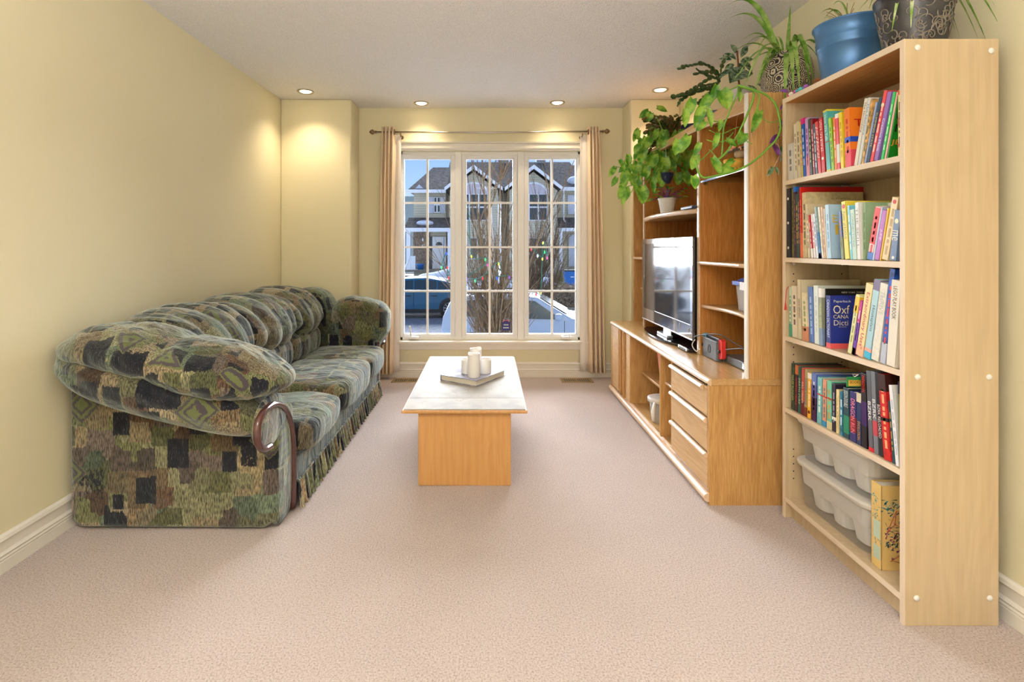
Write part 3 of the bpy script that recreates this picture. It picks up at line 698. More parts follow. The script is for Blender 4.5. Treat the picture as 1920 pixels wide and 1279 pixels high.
g.put('tub_contents', mat('mixed toy colours', (.30,.30,.36), .6, var=.9, vscale=30), t, kind='stuff')

# ---------------------------------------------------------------- oak hutch
HX, HZ = 1.19, 1.886
hu = thing('display_hutch', 'tall golden oak shelving hutch standing on the low cabinet', 'shelving unit', (1.4, 3.4, CZ))
HB = 1.572
# outer near side with rounded front corner
g = G(); a = [PI+PI/2*k/8 for k in range(9)]; r = .03
g.prism([(HX+r+r*math.cos(q), CY0+r+r*math.sin(q)) for q in a]+[(HB,CY0),(HB,CY0+.03),(HX+.03,CY0+.032),(HX+.004,CY0+.032)], 'z', CZ, HZ)
g.put('side_panel', oak, hu)
G().box(HX-.004,HX+.004,CY0+.006,CY0+.032,CZ,HZ).put('edge_strip', M['trim'], hu, label='pale strip down the front edge')
G().box(HX,HB,CY1-.022,CY1,CZ,HZ).put('side_panel', oak, hu)
for ya in (3.0, 4.05):
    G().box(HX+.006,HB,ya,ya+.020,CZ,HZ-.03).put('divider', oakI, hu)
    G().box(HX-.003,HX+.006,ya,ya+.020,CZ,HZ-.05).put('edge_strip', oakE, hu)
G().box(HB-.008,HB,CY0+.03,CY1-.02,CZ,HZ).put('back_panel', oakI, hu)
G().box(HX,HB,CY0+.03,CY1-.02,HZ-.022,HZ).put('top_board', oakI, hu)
g = G(); n = 24     # arched header
poly = [(CY0+.03,HZ),(CY1,HZ)]+[(CY1-(CY1-CY0-.03)*k/n, HZ-.085+.045*math.sin(PI*k/n)) for k in range(n+1)]
g.prism(poly, 'x', HX-.006, HX+.014); g.put('header_board', oakT if False else M['oakY'], hu, bev=.004)
def shelf(y0, y1, z, bow=0, inset=0, th=.020, m=None):
    n = 12; pts = []
    for k in range(n+1): y = y0+(y1-y0)*k/n; pts.append((HX+inset-bow*math.sin(PI*k/n), y))
    g = G(); g.prism(pts+[(HB-.01,y1),(HB-.01,y0)], 'z', z-th, z); s = g.put('shelf', m or M['oakY'], hu)
    G().tube([(x-.001, y, z-th/2) for x, y in pts], th*.56, 10).put('shelf_edge', oakE, s, smooth=True)
shelf(3.02, 4.05, 1.40, bow=.06, inset=.01, th=.028)
shelf(2.465, 3.0, 1.10, th=.018); shelf(2.465, 3.0, .855, bow=-.04, inset=.02, th=.018)
shelf(4.07, 4.338, 1.10, th=.018); shelf(4.07, 4.338, .855, bow=-.02, inset=.06, th=.018)
for y in (4.30,): G().tube([(HX+.09,4.338,1.392),(HX+.09,4.31,1.392)], .004, 6).put('shelf_pin', M['metal'], hu)
gs = G().box(HX+.01,HB-.02,2.467,2.99,1.540,1.546).put('glass_shelf', M['bglass'], hu)
G().box(HX+.004,HX+.010,2.467,2.99,1.538,1.548).put('glass_edge', mat('blue glass edge', (.10,.22,.55), .1), gs)
g = G()
for y in (2.985,): g.tube([(HX+.03,2.999,1.534),(HX+.03,2.97,1.534)], .006, 8)
g.put('shelf_pin', M['bronze'], hu)

# figurine hanging above the glass shelf
t = thing('figurine', 'small yellow clay figure hanging by two strings over the glass shelf', 'figurine', (1.235, 2.60, 1.60))
def Q(px, py, Y=2.60): return P(px, py, Y)
g = G(); g.puff(Q(1384,305), (.032,.03,.022), 2.4, 8)
g.put('clay_body', M['ywax'], t, smooth=True)
for pts in (((1380,318),(1366,312),(1361,299)),((1387,319),(1380,308),(1378,298)),((1392,318),(1391,308),(1389,302)),((1395,315),(1397,306),(1395,301))):
    G().tube([Q(*q) for q in smoothpath([(a,b,0) for a,b in pts], 3) for q in [(q[0],q[1])]], [.016]*3+[.014]*3+[.011], 10).put('curled_foot', M['ywax'], t, smooth=True)
G().puff(Q(1387,289), (.024,.022,.022), 2.4, 8).put('torso', mat('tan clay', (.55,.42,.26), .6), t, smooth=True)
g = G()
for k in range(5): q = Q(1368+k*6.4, 285-k*2.2); g.puff(q, (.012,.03,.005), 2.2, 5)
g.put('hat_brim', mat('grey brown clay', (.13,.10,.09), .6), t, smooth=True)
for px, py in ((1370,281),(1376,275),(1388,278),(1397,276)): G().puff(Q(px,py,2.585), (.010,.010,.010), 2, 6).put('clay_bobble', M['peach'], t, smooth=True)
for a, b in (((1375,277),(1384,206)),((1394,252),(1394,200))):
    G().tube([Q(*a), Q(*b)], .0012, 5).put('string', mat('orange string', (.75,.25,.10), .8), t)
G().tube([Q(1394,276),Q(1394,252)], .0012, 5).put('string', M['peach'], t)

# box with blue lid
t = thing('plastic_box', 'clear plastic box with blue lid on the hutch shelf', 'storage box', (1.40, 2.60, .855))
G().rr([(.857,1.285,1.50,2.475,2.745,.02),(.995,1.275,1.51,2.470,2.755,.02),(.995,1.28,1.505,2.475,2.75,.02),(.862,1.29,1.495,2.48,2.74,.02)]).put('box_body', M['frost'], t)
G().rr([(.985,1.262,1.522,2.468,2.768,.02),(1.005,1.262,1.522,2.468,2.768,.02),(1.008,1.28,1.50,2.475,2.75,.02),(1.022,1.29,1.49,2.475,2.72,.02)]).put('lid', M['bluelid'], t, bev=.002)
G().box(1.256,1.268,2.50,2.66,.965,1.006).put('latch', M['white'], t, bev=.003)
G().box(1.30,1.305,2.50,2.58,.87,.97).put('paper_inside', M['white'], t)

# television
t = thing('television', 'flat screen television in glossy black frame standing in oak hutch', 'television', (1.22, 3.52, CZ))
ty0, ty1, tz0, tz1, tx = 3.035, 4.015, .645, 1.237, 1.166
g = G().box(tx+.004,tx+.07,ty0,ty1,tz0,tz1); g.put('casing', M['gloss'], t, bev=.006)
g = G(); b = .035
g.box(tx,tx+.006,ty0,ty1,tz1-b,tz1).box(tx,tx+.006,ty0,ty1,tz0,tz0+.085).box(tx,tx+.006,ty0,ty0+b,tz0+.085,tz1-b).box(tx,tx+.006,ty1-b,ty1,tz0+.085,tz1-b)
g.put('bezel', mat('gloss bezel', (.10,.09,.10), .06, .9, coat=1, ior=2.2), t)
G().box(tx+.003,tx+.005,ty0+b,ty1-b,tz0+.085,tz1-b).put('screen', mat('tv screen', (.03,.03,.035), .06, 1.0, coat=0, ior=1.75), t)
G().box(tx-.002,tx+.001,ty0,ty1,tz0,tz0+.006).put('chrome_strip', M['metal'], t)
g = G().tube([(tx-.001,ty0+.20,tz0+.035),(tx-.001,ty0+.20,tz0+.075)], .002, 5)
g.tube([(tx-.001,ty0+.03+.02*math.cos(a),tz0+.04+.018*math.sin(a)) for a in [PI*k/8 for k in range(9)]], .0018, 5).tube([(tx-.001,ty0+.03+.03*math.cos(a),tz0+.04+.028*math.sin(a)) for a in [PI*k/8 for k in range(9)]], .0018, 5)
g.put('badge', mat('grey print', (.45,.45,.48), .4), t)
g = G().box(1.185,1.235,3.44,3.60,.60,.66); g.put('neck', M['gloss'], t, bev=.006)
n = 14; poly = []
for k in range(n+1): y = 3.20+(3.93-3.20)*k/n; poly.append((1.165-.075*math.sin(PI*k/n)**.7, y))
poly = poly+[(1.40,3.93),(1.40,3.20)]
G().prism(poly, 'z', CZ+.004, CZ+.018).put('stand_base', M['gloss'], t, bev=.004)
G().box(1.15,1.19,3.42,3.62,CZ+.018,CZ+.034).put('stand_block', mat('silver plastic', (.5,.5,.52), .3, metal=.6), t, bev=.004)
t = thing('set_top_box', 'small black set-top box in front of the television base', 'electronic box', (1.19, 3.12, CZ))
G().box(1.135,1.26,3.03,3.185,CZ+.002,CZ+.026).put('box_shell', M['gloss'], t, bev=.008)
G().box(1.134,1.1355,3.06,3.16,CZ+.008,CZ+.020).put('front_strip', M['dkgrey'], t)

# games console in its dock
t = thing('game_console', 'handheld game console with red and blue grips in grey dock', 'game console', (1.23, 2.88, CZ))
G().box(1.200,1.214,2.795,2.975,CZ+.001,CZ+.107).put('dock_front', M['dkgrey'], t, bev=.005)
G().box(1.236,1.256,2.795,2.975,CZ+.001,CZ+.107).put('dock_back', M['dkgrey'], t, bev=.005)
G().box(1.21,1.24,2.80,2.97,CZ+.001,CZ+.016).put('dock_base', M['dkgrey'], t)
G().box(1.217,1.231,2.80,2.968,CZ+.018,CZ+.120).put('tablet', M['black'], t, bev=.003)
for y0, y1, m, nm in ((2.763,2.799,M['red'],'red_grip'),(2.969,3.005,M['cyan'],'blue_grip')):
    j = G().rr([(1.212,0,.036,0,.102,.016),(1.215,-.001,.037,-.001,.103,.017),(1.233,-.001,.037,-.001,.103,.017),(1.238,.003,.033,.003,.099,.014)])
    j.v = [(p[2], y0+p[0], CZ+.018+p[1]) for p in j.v]; gp = j.put(nm, m, t, smooth=False)
    G().lathe([(.007,0),(.007,-.006),(.009,-.009),(.0,-.010)], (1.212,(y0+y1)/2,CZ+.058),12,'x').put('stick', M['black'], gp, smooth=True)
for dz in (.075,.088,.100): G().lathe([(.0035,0),(.003,-.003)], (1.216,2.785,CZ+dz), 8, 'x').put('button', M['black'], t)
g = G(); g.tube([(1.199,2.885+.015*math.cos(a),CZ+.054+.022*math.sin(a)) for a in [2*PI*k/16 for k in range(17)]], .0012, 4).put('dock_mark', M['black'], t)
t = thing('cable_box', 'flat dark grey electronic box beside the docked game console', 'electronic box', (1.32, 2.63, CZ))
G().box(1.243,1.45,2.47,2.79,CZ+.003,CZ+.042).put('box_shell', M['dkgrey'], t, bev=.003)
G().box(1.241,1.244,2.50,2.60,CZ+.010,CZ+.036).put('front_panel', M['gloss'], t)
for pts, m, lab in (([(1301,641),(1303,632),(1312,629),(1330,627),(1350,628),(1372,640),(1398,655)], M['black'], 'black cable arching over the game console dock'),
                    ([(1303,637),(1298,645),(1300,653),(1306,659),(1309,655),(1312,655)], M['white'], 'short white cable looped at the corner of the television'),
                    ([(1361,656),(1372,655),(1390,654),(1399,657)], M['black'], 'black cable lying across the flat grey box'),):
    g = G().tube(smoothpath([tuple(P(a,b,2.98-(a-1300)*.0042)) for a,b in pts], 4), .0028, 7); tag(g.put('cable', m, smooth=True), lab, 'cable')

# things on the television shelf
t = thing('potted_seedling', 'small round-leaved plant in white pot on shelf above television', 'potted plant', (1.21, 3.60, 1.40))
c = (1.213, 3.60, 1.40)
G().lathe([(.0,.001),(.040,.001),(.042,.006),(.058,.098),(.061,.100),(.061,.108),(.056,.108),(.054,.096),(.0,.094)], c, 28, caps=False).put('pot', M['white'], t, smooth=True)
G().lathe([(.055,.0),(.0,.003)], (c[0],c[1],c[2]+.094), 20, caps=False).put('soil', M['soil'], t)
g = G(); gl = G(); top = Vector((c[0],c[1],c[2]+.11))
for k in range(26):
    a = random.uniform(0,2*PI); r = random.uniform(.02,.125); e = top+Vector((r*math.cos(a)*1.0-.015, r*math.sin(a)*.6-.02, random.uniform(-.01,.085)-r*.15))
    gl.tube([top-Vector((0,0,.01)), (top+e)/2+Vector((0,0,.012)), e], .0018, 5)
    g.leaf(e, (math.cos(a), math.sin(a)*.5-.2, random.uniform(-.3,.4)), (0,-.5,1), random.uniform(.026,.04), .026, .3)
g.put('foliage', M['pothos'], t, smooth=True); gl.put('stems', M['purple'], t)
t = thing('remote_control', 'dark blue handset lying at the near end of television shelf', 'remote control', (1.2, 3.08, 1.40))
G().box(1.165,1.215,3.04,3.22,1.40,1.417).put('remote_body', M['navy'], t, bev=.004)
g = G()
for k in range(6): g.box(1.175,1.183,3.06+k*.024,3.07+k*.024,1.417,1.419).box(1.195,1.203,3.06+k*.024,3.07+k*.024,1.417,1.419)
g.put('buttons', M['white'], t)

# ---------------------------------------------------------------- bookcase
BX0, BX1, BY0, BY1, BH = 1.297, 1.591, 1.659, 2.345, 1.828
bk = thing('bookcase', 'tall pale maple bookcase with five shelves by right wall', 'bookcase', (1.44, 2.0, 0))
mp_, me_ = M['maple'], M['mapleE']
G().box(BX0+.002,BX1,BY0,BY0+.019,0,BH).put('side_panel', mp_, bk, bev=.002)
G().box(BX0+.002,BX1,BY1-.019,BY1,0,BH).put('side_panel', mp_, bk, bev=.002)
for y in (BY0,BY1-.019): G().box(BX0,BX0+.002,y,y+.019,0,BH).put('edge_band', me_, bk)
G().box(BX1-.016,BX1-.011,BY0+.019,BY1-.019,.07,BH-.02).put('back_panel', mp_, bk)
SH = [1.806, 1.4675, 1.1334, .792, .480, .090]
for k, z in enumerate(SH):
    zt_ = z if k else BH-.002
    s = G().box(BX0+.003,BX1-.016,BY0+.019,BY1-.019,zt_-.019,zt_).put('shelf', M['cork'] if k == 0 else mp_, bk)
    G().box(BX0+(.0 if k else .0),BX0+.003,BY0+.019,BY1-.019,zt_-.019,zt_+(.002 if k == 0 else 0)).put('shelf_edge', me_, s)
G().box(BX0+.03,BX0+.045,BY0+.019,BY1-.019,0,.071).put('kick_board', mp_, bk)
for x, z in ((1.338,1.80),(1.567,1.79),(1.338,.775),(1.560,.775),(1.335,.087),(1.562,.087)):
    G().lathe([(.0095,0),(.0085,-.0025),(.0,-.0035)], (x,BY0,z), 14, 'y').put('screw_cap', M['offw'], bk, smooth=True)
g = G()
for z in [.17+.032*k for k in range(5)]+[.55+.032*k for k in range(7)]+[.87+.032*k for k in range(7)]+[1.22+.032*k for k in range(6)]:
    for x in (1.335,1.545): g.lathe([(.003,0),(.003,-.0008)], (x,BY1-.019,z), 8, 'y')
g.put('peg_holes', M['black'], bk, kind='stuff')
g = G()
for z in SH[1:5]:
    for x in (1.335,1.545): g.prism([(x-.006,z-.019),(x+.006,z-.019),(x,z-.034)], 'y', BY1-.026, BY1-.019)
g.put('shelf_pegs', M['white'], bk)

# ---------------------------------------------------------------- books
_bm = {}
def bmat(c, var=0, vs=40):
    k = (c, var)
    if k not in _bm: _bm[k] = mat('book cloth', tuple(pow(q/255, 2.2) for q in c), .38, .45, var=var, vscale=vs)
    return _bm[k]
WT, BKc, YE, RD = (240,238,230), (20,20,24), (246,214,60), (200,30,40)
def book_pose(row, z):
    (pb0, pb1, pt, pyt, col, dep, xs) = row[:7]; opt = row[10] if len(row) > 10 else {}
    YA, YB, YN = (xs/((q-VX)/F) for q in (pb0, pt, pb1))
    ZB = EYE-(pyt-VY)/F*YB
    th = math.atan2(YA-YB, ZB-z); hgt = math.hypot(YA-YB, ZB-z); t = max(.006, (YA-YN)*math.cos(th)*opt.get('tw', .93))
    return [YA, th, hgt, t]
def settle(poses, z):
    """keep each leaning book clear of its nearer neighbour and of the side panel"""
    nxt = None
    for p in reversed(poses):
        lim = 1.681 if nxt is None else nxt[0]+.0006
        p[0] = max(p[0], lim+p[3]*math.cos(p[1]))
        for _ in range(120):
            bad = False
            for k in range(1, 11):
                s_ = p[2]*k/10; y = p[0]-p[3]*math.cos(p[1])-s_*math.sin(p[1]); zz = s_*math.cos(p[1])
                l_ = 1.681
                if nxt:
                    far_top = nxt[2]*math.cos(nxt[1])+max(0, nxt[3]*math.sin(nxt[1]))
                    if zz <= far_top: l_ = max(l_, nxt[0]-(zz-max(0, nxt[3]*math.sin(nxt[1])))*math.tan(nxt[1]))
                if y < l_: bad = True
            if not bad: break
            p[1] -= .004; p[0] = max(p[0], lim+p[3]*math.cos(p[1]))
        nxt = p
def book(row, z, name='book', group=None, pose=None):
    (pb0, pb1, pt, pyt, col, dep, xs, label, txt, tcol) = row[:10]; opt = row[10] if len(row) > 10 else {}
    YA, th, hgt, t = pose or book_pose(row, z)
    hgt = min(hgt, (min([q for q in SH if q > z+.1]+[BH])-.023-z-abs(t*math.sin(th)))/math.cos(th))
    loc = (xs, YA, z+max(0, t*math.sin(th))+.0006)
    b = thing(name, label, 'book', loc, (th,0,0), group)
    bo = min(.003, t*.18); cm = bmat(col, opt.get('var', 0), opt.get('vs', 60))
    g = G(); g.box(0,bo,-t,0,0,hgt).box(0,dep,-t,-t+bo*.8,0,hgt).box(0,dep,-bo*.8,0,0,hgt)
    g.put('cover', cm, b, local=True, bev=min(.0015, bo*.4))
    G().box(bo,dep-.004,-t+bo*.8,-bo*.8,.003,hgt-.004).put('page_block', M['paper'], b, local=True)
    for (z0, z1, c) in opt.get('bands', ()):
        G().box(-.0004,.0,-t,0,hgt*z0,hgt*z1).box(0,dep,-t-.0004,-t,hgt*z0,hgt*z1).put('cover_band', bmat(c), b, local=True)
    if txt:
        a, c_ = opt.get('span', (.18,.86)); nl = txt.split('|')
        for i, s in enumerate(nl):
            yy = -t*(i+.5)/len(nl) if len(nl) > 1 else -t/2
            lettering('spine_title', s, bmat(tcol), b, (-.0003, -t+t*(i+1)/(len(nl)+1) if len(nl) > 1 else -t/2, hgt*(a+c_)/2), (0,0,-1), (0,-1,0), hgt*(c_-a), t*opt.get('lh', .55)/len(nl))
    else:
        # unreadable title at this distance: a rule of small printed marks
        g = G(); n = opt.get('n', 7); rnd = random.Random(int(pb0*10)+int(pyt))
        if t > .008:
            zz = hgt*.82
            while zz > hgt*.22:
                L = rnd.uniform(.008,.03); g.box(-.0004,.0,-t*.66,-t*.34,zz-L,zz); zz -= L+rnd.uniform(.004,.012)
            g.put('spine_print', bmat(tcol), b, local=True)
    for (s, z0, z1, x0, x1, c) in opt.get('cov', ()):
        lettering('cover_title', s, bmat(c), b, ((x0+x1)/2, -t-.0005, hgt*(z0+z1)/2), (1,0,0), (0,0,1), x1-x0, hgt*(z1-z0))
    for (kind, zc, r, c) in opt.get('dots', ()):
        G().lathe([(r,0),(r,-.0007)], (0,-t/2,hgt*zc), 16, 'x').put('spine_emblem', bmat(c), b, local=True)
    return b
X = 1.31
s1 = [
 (1479,1490.5,1479,271,(205,200,190),.20,1.305,'short pale notebook with ruled print, first at far end of top book shelf','',(120,120,118)),
 (1490.8,1495.8,1490,233,(226,214,186),.22,X,'slim cream book second from far end of top book shelf','',(150,130,100)),
 (1496,1502.5,1494,229,(214,200,168),.24,X,'tan cream book leaning beside the slim cream one, top book shelf','',(130,110,80)),
 (1503,1505.8,1499.5,229,(232,210,90),.2,X,'very thin yellow and pink book on top book shelf','',(200,60,120)),
 (1506,1512.3,1501,224,(28,88,180),.2,X,'blue book with magenta top edge on top book shelf','',(190,210,240),{'bands':((.90,1,(225,40,130)),)}),
 (1512.7,1518.5,1509,223,(196,160,210),.2,X,'lilac pink book between the blue and dark green ones, top book shelf','',(120,60,140),{'bands':((0,.35,(225,150,170)),)}),
 (1518.8,1523.5,1515,224,(60,78,60),.2,X,'dark green book next to the lilac one, top book shelf','',(180,190,150)),
 (1524.6,1529,1519.5,225,(140,22,40),.2,X,'narrow crimson book on top book shelf','',(230,170,170)),
 (1529.2,1533.5,1525,233,(70,90,105),.19,X,'thin slate and white book just before the two red ones','',(220,220,220)),
 (1534,1540.5,1527.6,230,(205,50,50),.2,X,'red book with stacked white words, top book shelf','TO TEACH|KIDS',(245,235,225),{'span':(.3,.9)}),
 (1541,1548,1535,223,(200,38,44),.2,X,'red book with small white disc on spine, top book shelf','NEW STUDENT|GUIDE',(250,220,215),{'span':(.38,.95),'dots':((0,.26,.006,WT),)}),
 (1550,1558.3,1543,209,(88,180,176),.2,X,'thick teal book with yellow top, reading How We Talk','How We Talk',(225,240,225),{'span':(.5,.92),'bands':((.97,1,(230,215,70)),(0,.03,(230,215,70)),(.47,.485,(190,60,60)))}),
 (1559,1565,1552.4,223,(160,205,50),.2,X,'lime green book leaning on the thick teal one','',(90,130,30)),
 (1565.4,1570,1561,221,(240,120,50),.2,X,'thin orange book between lime and pink books','',(250,225,180)),
 (1570.2,1575.5,1565.5,215,(230,90,110),.2,X,'pink and white book reading Your Guide, top book shelf','Your Guide',(240,240,240),{'span':(.2,.42),'bands':((.92,1,WT),(.12,.45,(235,232,225)))}),
 (1576.6,1583,1572,212,(240,215,50),.2,X,'bright yellow book beside the thick orange one','',(200,150,40)),
 (1585.6,1597,1581.8,206,(243,130,40),.20,1.312,'thick orange book with pink foot and red cover lettering','',(200,60,30),{'cov':(('Th',.68,.80,.015,.075,(205,30,40)),('W',.52,.64,.035,.075,(205,30,40))),'bands':((0,.29,(228,80,100)),(.42,.51,(40,80,190)))}),
 (1601,1608,1622.7,187,(236,230,214),.2,X,'white leaning book reading The Nourishing, top book shelf','The Nourishing',(60,60,70),{'span':(.5,.95)}),
 (1608.2,1614,1628.6,185,(225,228,226),.2,X,'white leaning book with blue words next to the nourishing one','The Nurture',(70,130,190),{'span':(.45,.92)}),
 (1614.5,1619.5,1633,187,(214,170,100),.2,X,'leaning book with tan wood pattern, top book shelf','',(60,90,80),{'var':.4}),
 (1620,1623.3,1642,193,(150,170,220),.2,X,'thin lavender leaning book, top book shelf','',(80,60,120)),
 (1623.7,1630.3,1648,186,(52,78,102),.2,X,'slate blue leaning book with tan capitals','SLIMMING STATE',(225,200,130),{'span':(.25,.78)}),
 (1630.8,1637.5,1657.6,172,(236,88,92),.2,X,'coral red leaning book with white disc, top book shelf','',(255,225,215),{'dots':((0,.8,.007,(240,225,190)),)}),
 (1638.2,1646.5,1664.3,175,(150,118,196),.2,X,'violet leaning book reading Creative Mom','Creative Mom',(240,235,250),{'span':(.15,.62)}),
 (1650.9,1656.5,1674.6,174,(72,205,110),.2,X,'mint green leaning book near the bookcase side','',(210,250,210)),
 (1658,1661.5,1681,174,(244,180,180),.2,X,'thin pale pink leaning book near the bookcase side','',(200,120,120)),
 (1662.3,1664,1684,176,(30,130,40),.2,X,'dark green leaning book with black and orange cover letters','',(20,60,20),{'cov':(('n',.62,.74,.005,.03,BKc),('n',.42,.54,.005,.03,BKc),('JE',.20,.30,.0,.03,(240,150,60)))}),
 (1686.6,1692.5,1686.6,169,(238,222,160),.2,1.303,'upright cream book with red label at near end of top shelf','',(120,80,60),{'bands':((.93,.99,(222,100,60)),(.13,.19,(222,110,90)),(.46,.58,(200,110,90)))}),
]
s2 = [
 (1476.3,1484.5,1476.5,354,(22,28,42),.24,1.304,'black ring binder with three white discs at far end','',(40,40,60),{'dots':((0,.85,.006,WT),(0,.5,.006,WT),(0,.14,.006,WT)),'tw':1}),
 (1485,1488.3,1486,354,(120,112,60),.24,X,'thin olive folder beside the black binder','',(60,60,30)),
 (1489,1493.3,1489.5,351,(72,40,70),.24,X,'marbled dark plum book with blue top on second shelf','',(130,90,90),{'var':.8,'bands':((.93,1,(40,110,210)),)}),
 (1493.7,1497.5,1494,364,(38,82,62),.22,X,'dark green book with gold mark on second shelf','',(220,180,60)),
 (1498,1500.8,1498,355,(70,70,74),.24,X,'thin charcoal book left of the tall red one','',(200,140,140)),
 (1501.2,1504.5,1501.5,351,(206,36,34),.262,1.312,'tall red picture book with hearts, second shelf','',(250,120,90),{'bands':((0,.35,(230,120,80)),),'dots':()}),
 (1505.5,1514.5,1507,361.5,(214,196,150),.235,1.315,'large tan paper folder with frayed top on second shelf','',(120,110,90),{'var':.12,'cov':(('to Simplicity',.885,.91,.10,.18,(110,100,80)),)}),
 (1515,1519.5,1513,383,(226,208,170),.2,X,'slim pale cream book just below the paper folder','',(150,130,90)),
 (1521.5,1524.6,1515,404,(196,30,34),.19,X,'thin red book with white foot, leaning, second shelf','',(240,220,210),{'bands':((0,.22,WT),)}),
 (1526.3,1530.5,1519.7,402,(236,226,224),.2,X,'white and pink leaning book on second shelf','',(215,80,100)),
 (1531,1535,1523.6,402,(228,232,238),.2,X,'white leaning book with small blue print, second shelf','',(90,120,180)),
 (1535.9,1539.8,1526.4,389,(150,180,180),.2,X,'grey green leaning book with blue foot, second shelf','',(60,110,120),{'bands':((0,.5,(70,130,180)),(0,.1,(70,60,150)))}),
 (1541.2,1545,1533,389,(238,226,198),.2,X,'cream leaning book right of the grey green one','',(200,170,120)),
 (1545.3,1549.5,1538.5,389,(220,186,146),.2,X,'tan leaning book beside two cream ones, second shelf','',(150,110,80)),
 (1549.7,1551.2,1543.5,392,(242,228,206),.2,X,'cream leaning book with red word against the thick blue one','',(210,80,60)),
 (1551.4,1559.5,1546.4,385,(176,210,232),.16,1.306,'thick pale blue book with yellow cover letters, second shelf','',(120,160,190),{'cov':(('EV',.66,.80,.012,.062,(235,200,70)),('F',.44,.62,.02,.06,(235,200,70)))}),
 (1577.8,1582.4,1571.7,397,(90,110,170),.18,X,'narrow blue and violet book left of the yellow focus book','',(180,120,90),{'bands':((0,.45,(130,140,100)),)}),
 (1584.6,1593.4,1577,379,(244,222,80),.2,X,'yellow book reading Power of Focus with red emblem','Power of FOCUS',(60,110,60),{'span':(.35,.82),'dots':((0,.91,.008,(205,50,50)),)}),
 (1594.7,1599.3,1588.5,386,(130,205,228),.2,X,'sky blue book between yellow and pale green ones','',(240,250,250)),
 (1601.2,1610,1595.7,393.5,(196,224,208),.2,X,'pale mint book on second shelf','CONNECTIONS',(130,160,150),{'span':(.25,.92)}),
 (1610.8,1618,1606.6,380,(240,238,234),.2,X,'white book with fine grey title beside sage one','THE SKILL',(140,140,140),{'span':(.2,.9)}),
 (1618.2,1624,1617.8,380,(150,180,140),.2,1.318,'sage green book right of the tall white one','',(110,140,100)),
 (1626,1637,1642.8,390,(232,200,196),.2,X,'red and pale pink leaning book with picture foot, second shelf','',(205,40,40),{'bands':((.3,.98,(214,50,46)),(0,.14,(60,110,190)))}),
 (1635.4,1638.8,1652.3,389.5,(190,205,228),.2,X,'thin pale blue leaning book with red top, second shelf','',(210,60,50)),
 (1639.4,1648.8,1655,396.3,(182,110,190),.2,X,'magenta purple leaning book with white capitals','JUMP',(250,240,250),{'span':(.4,.62)}),
 (1649,1652,1664,391,(238,190,40),.2,X,'thin golden yellow leaning book, second shelf','',(120,120,60)),
 (1653,1665.8,1674.6,373,(232,210,164),.2,X,'tall cream leaning book with red dot, second shelf','',(180,150,100),{'dots':((0,.93,.007,(205,60,60)),)}),
 (1668,1681,1684,396.5,(110,132,166),.12,1.304,'grey blue leaning book with white script word me','me',(240,240,235),{'span':(.40,.60),'lh':.9,'dots':((0,.78,.008,(240,235,200)),(0,.06,.005,WT))}),
]
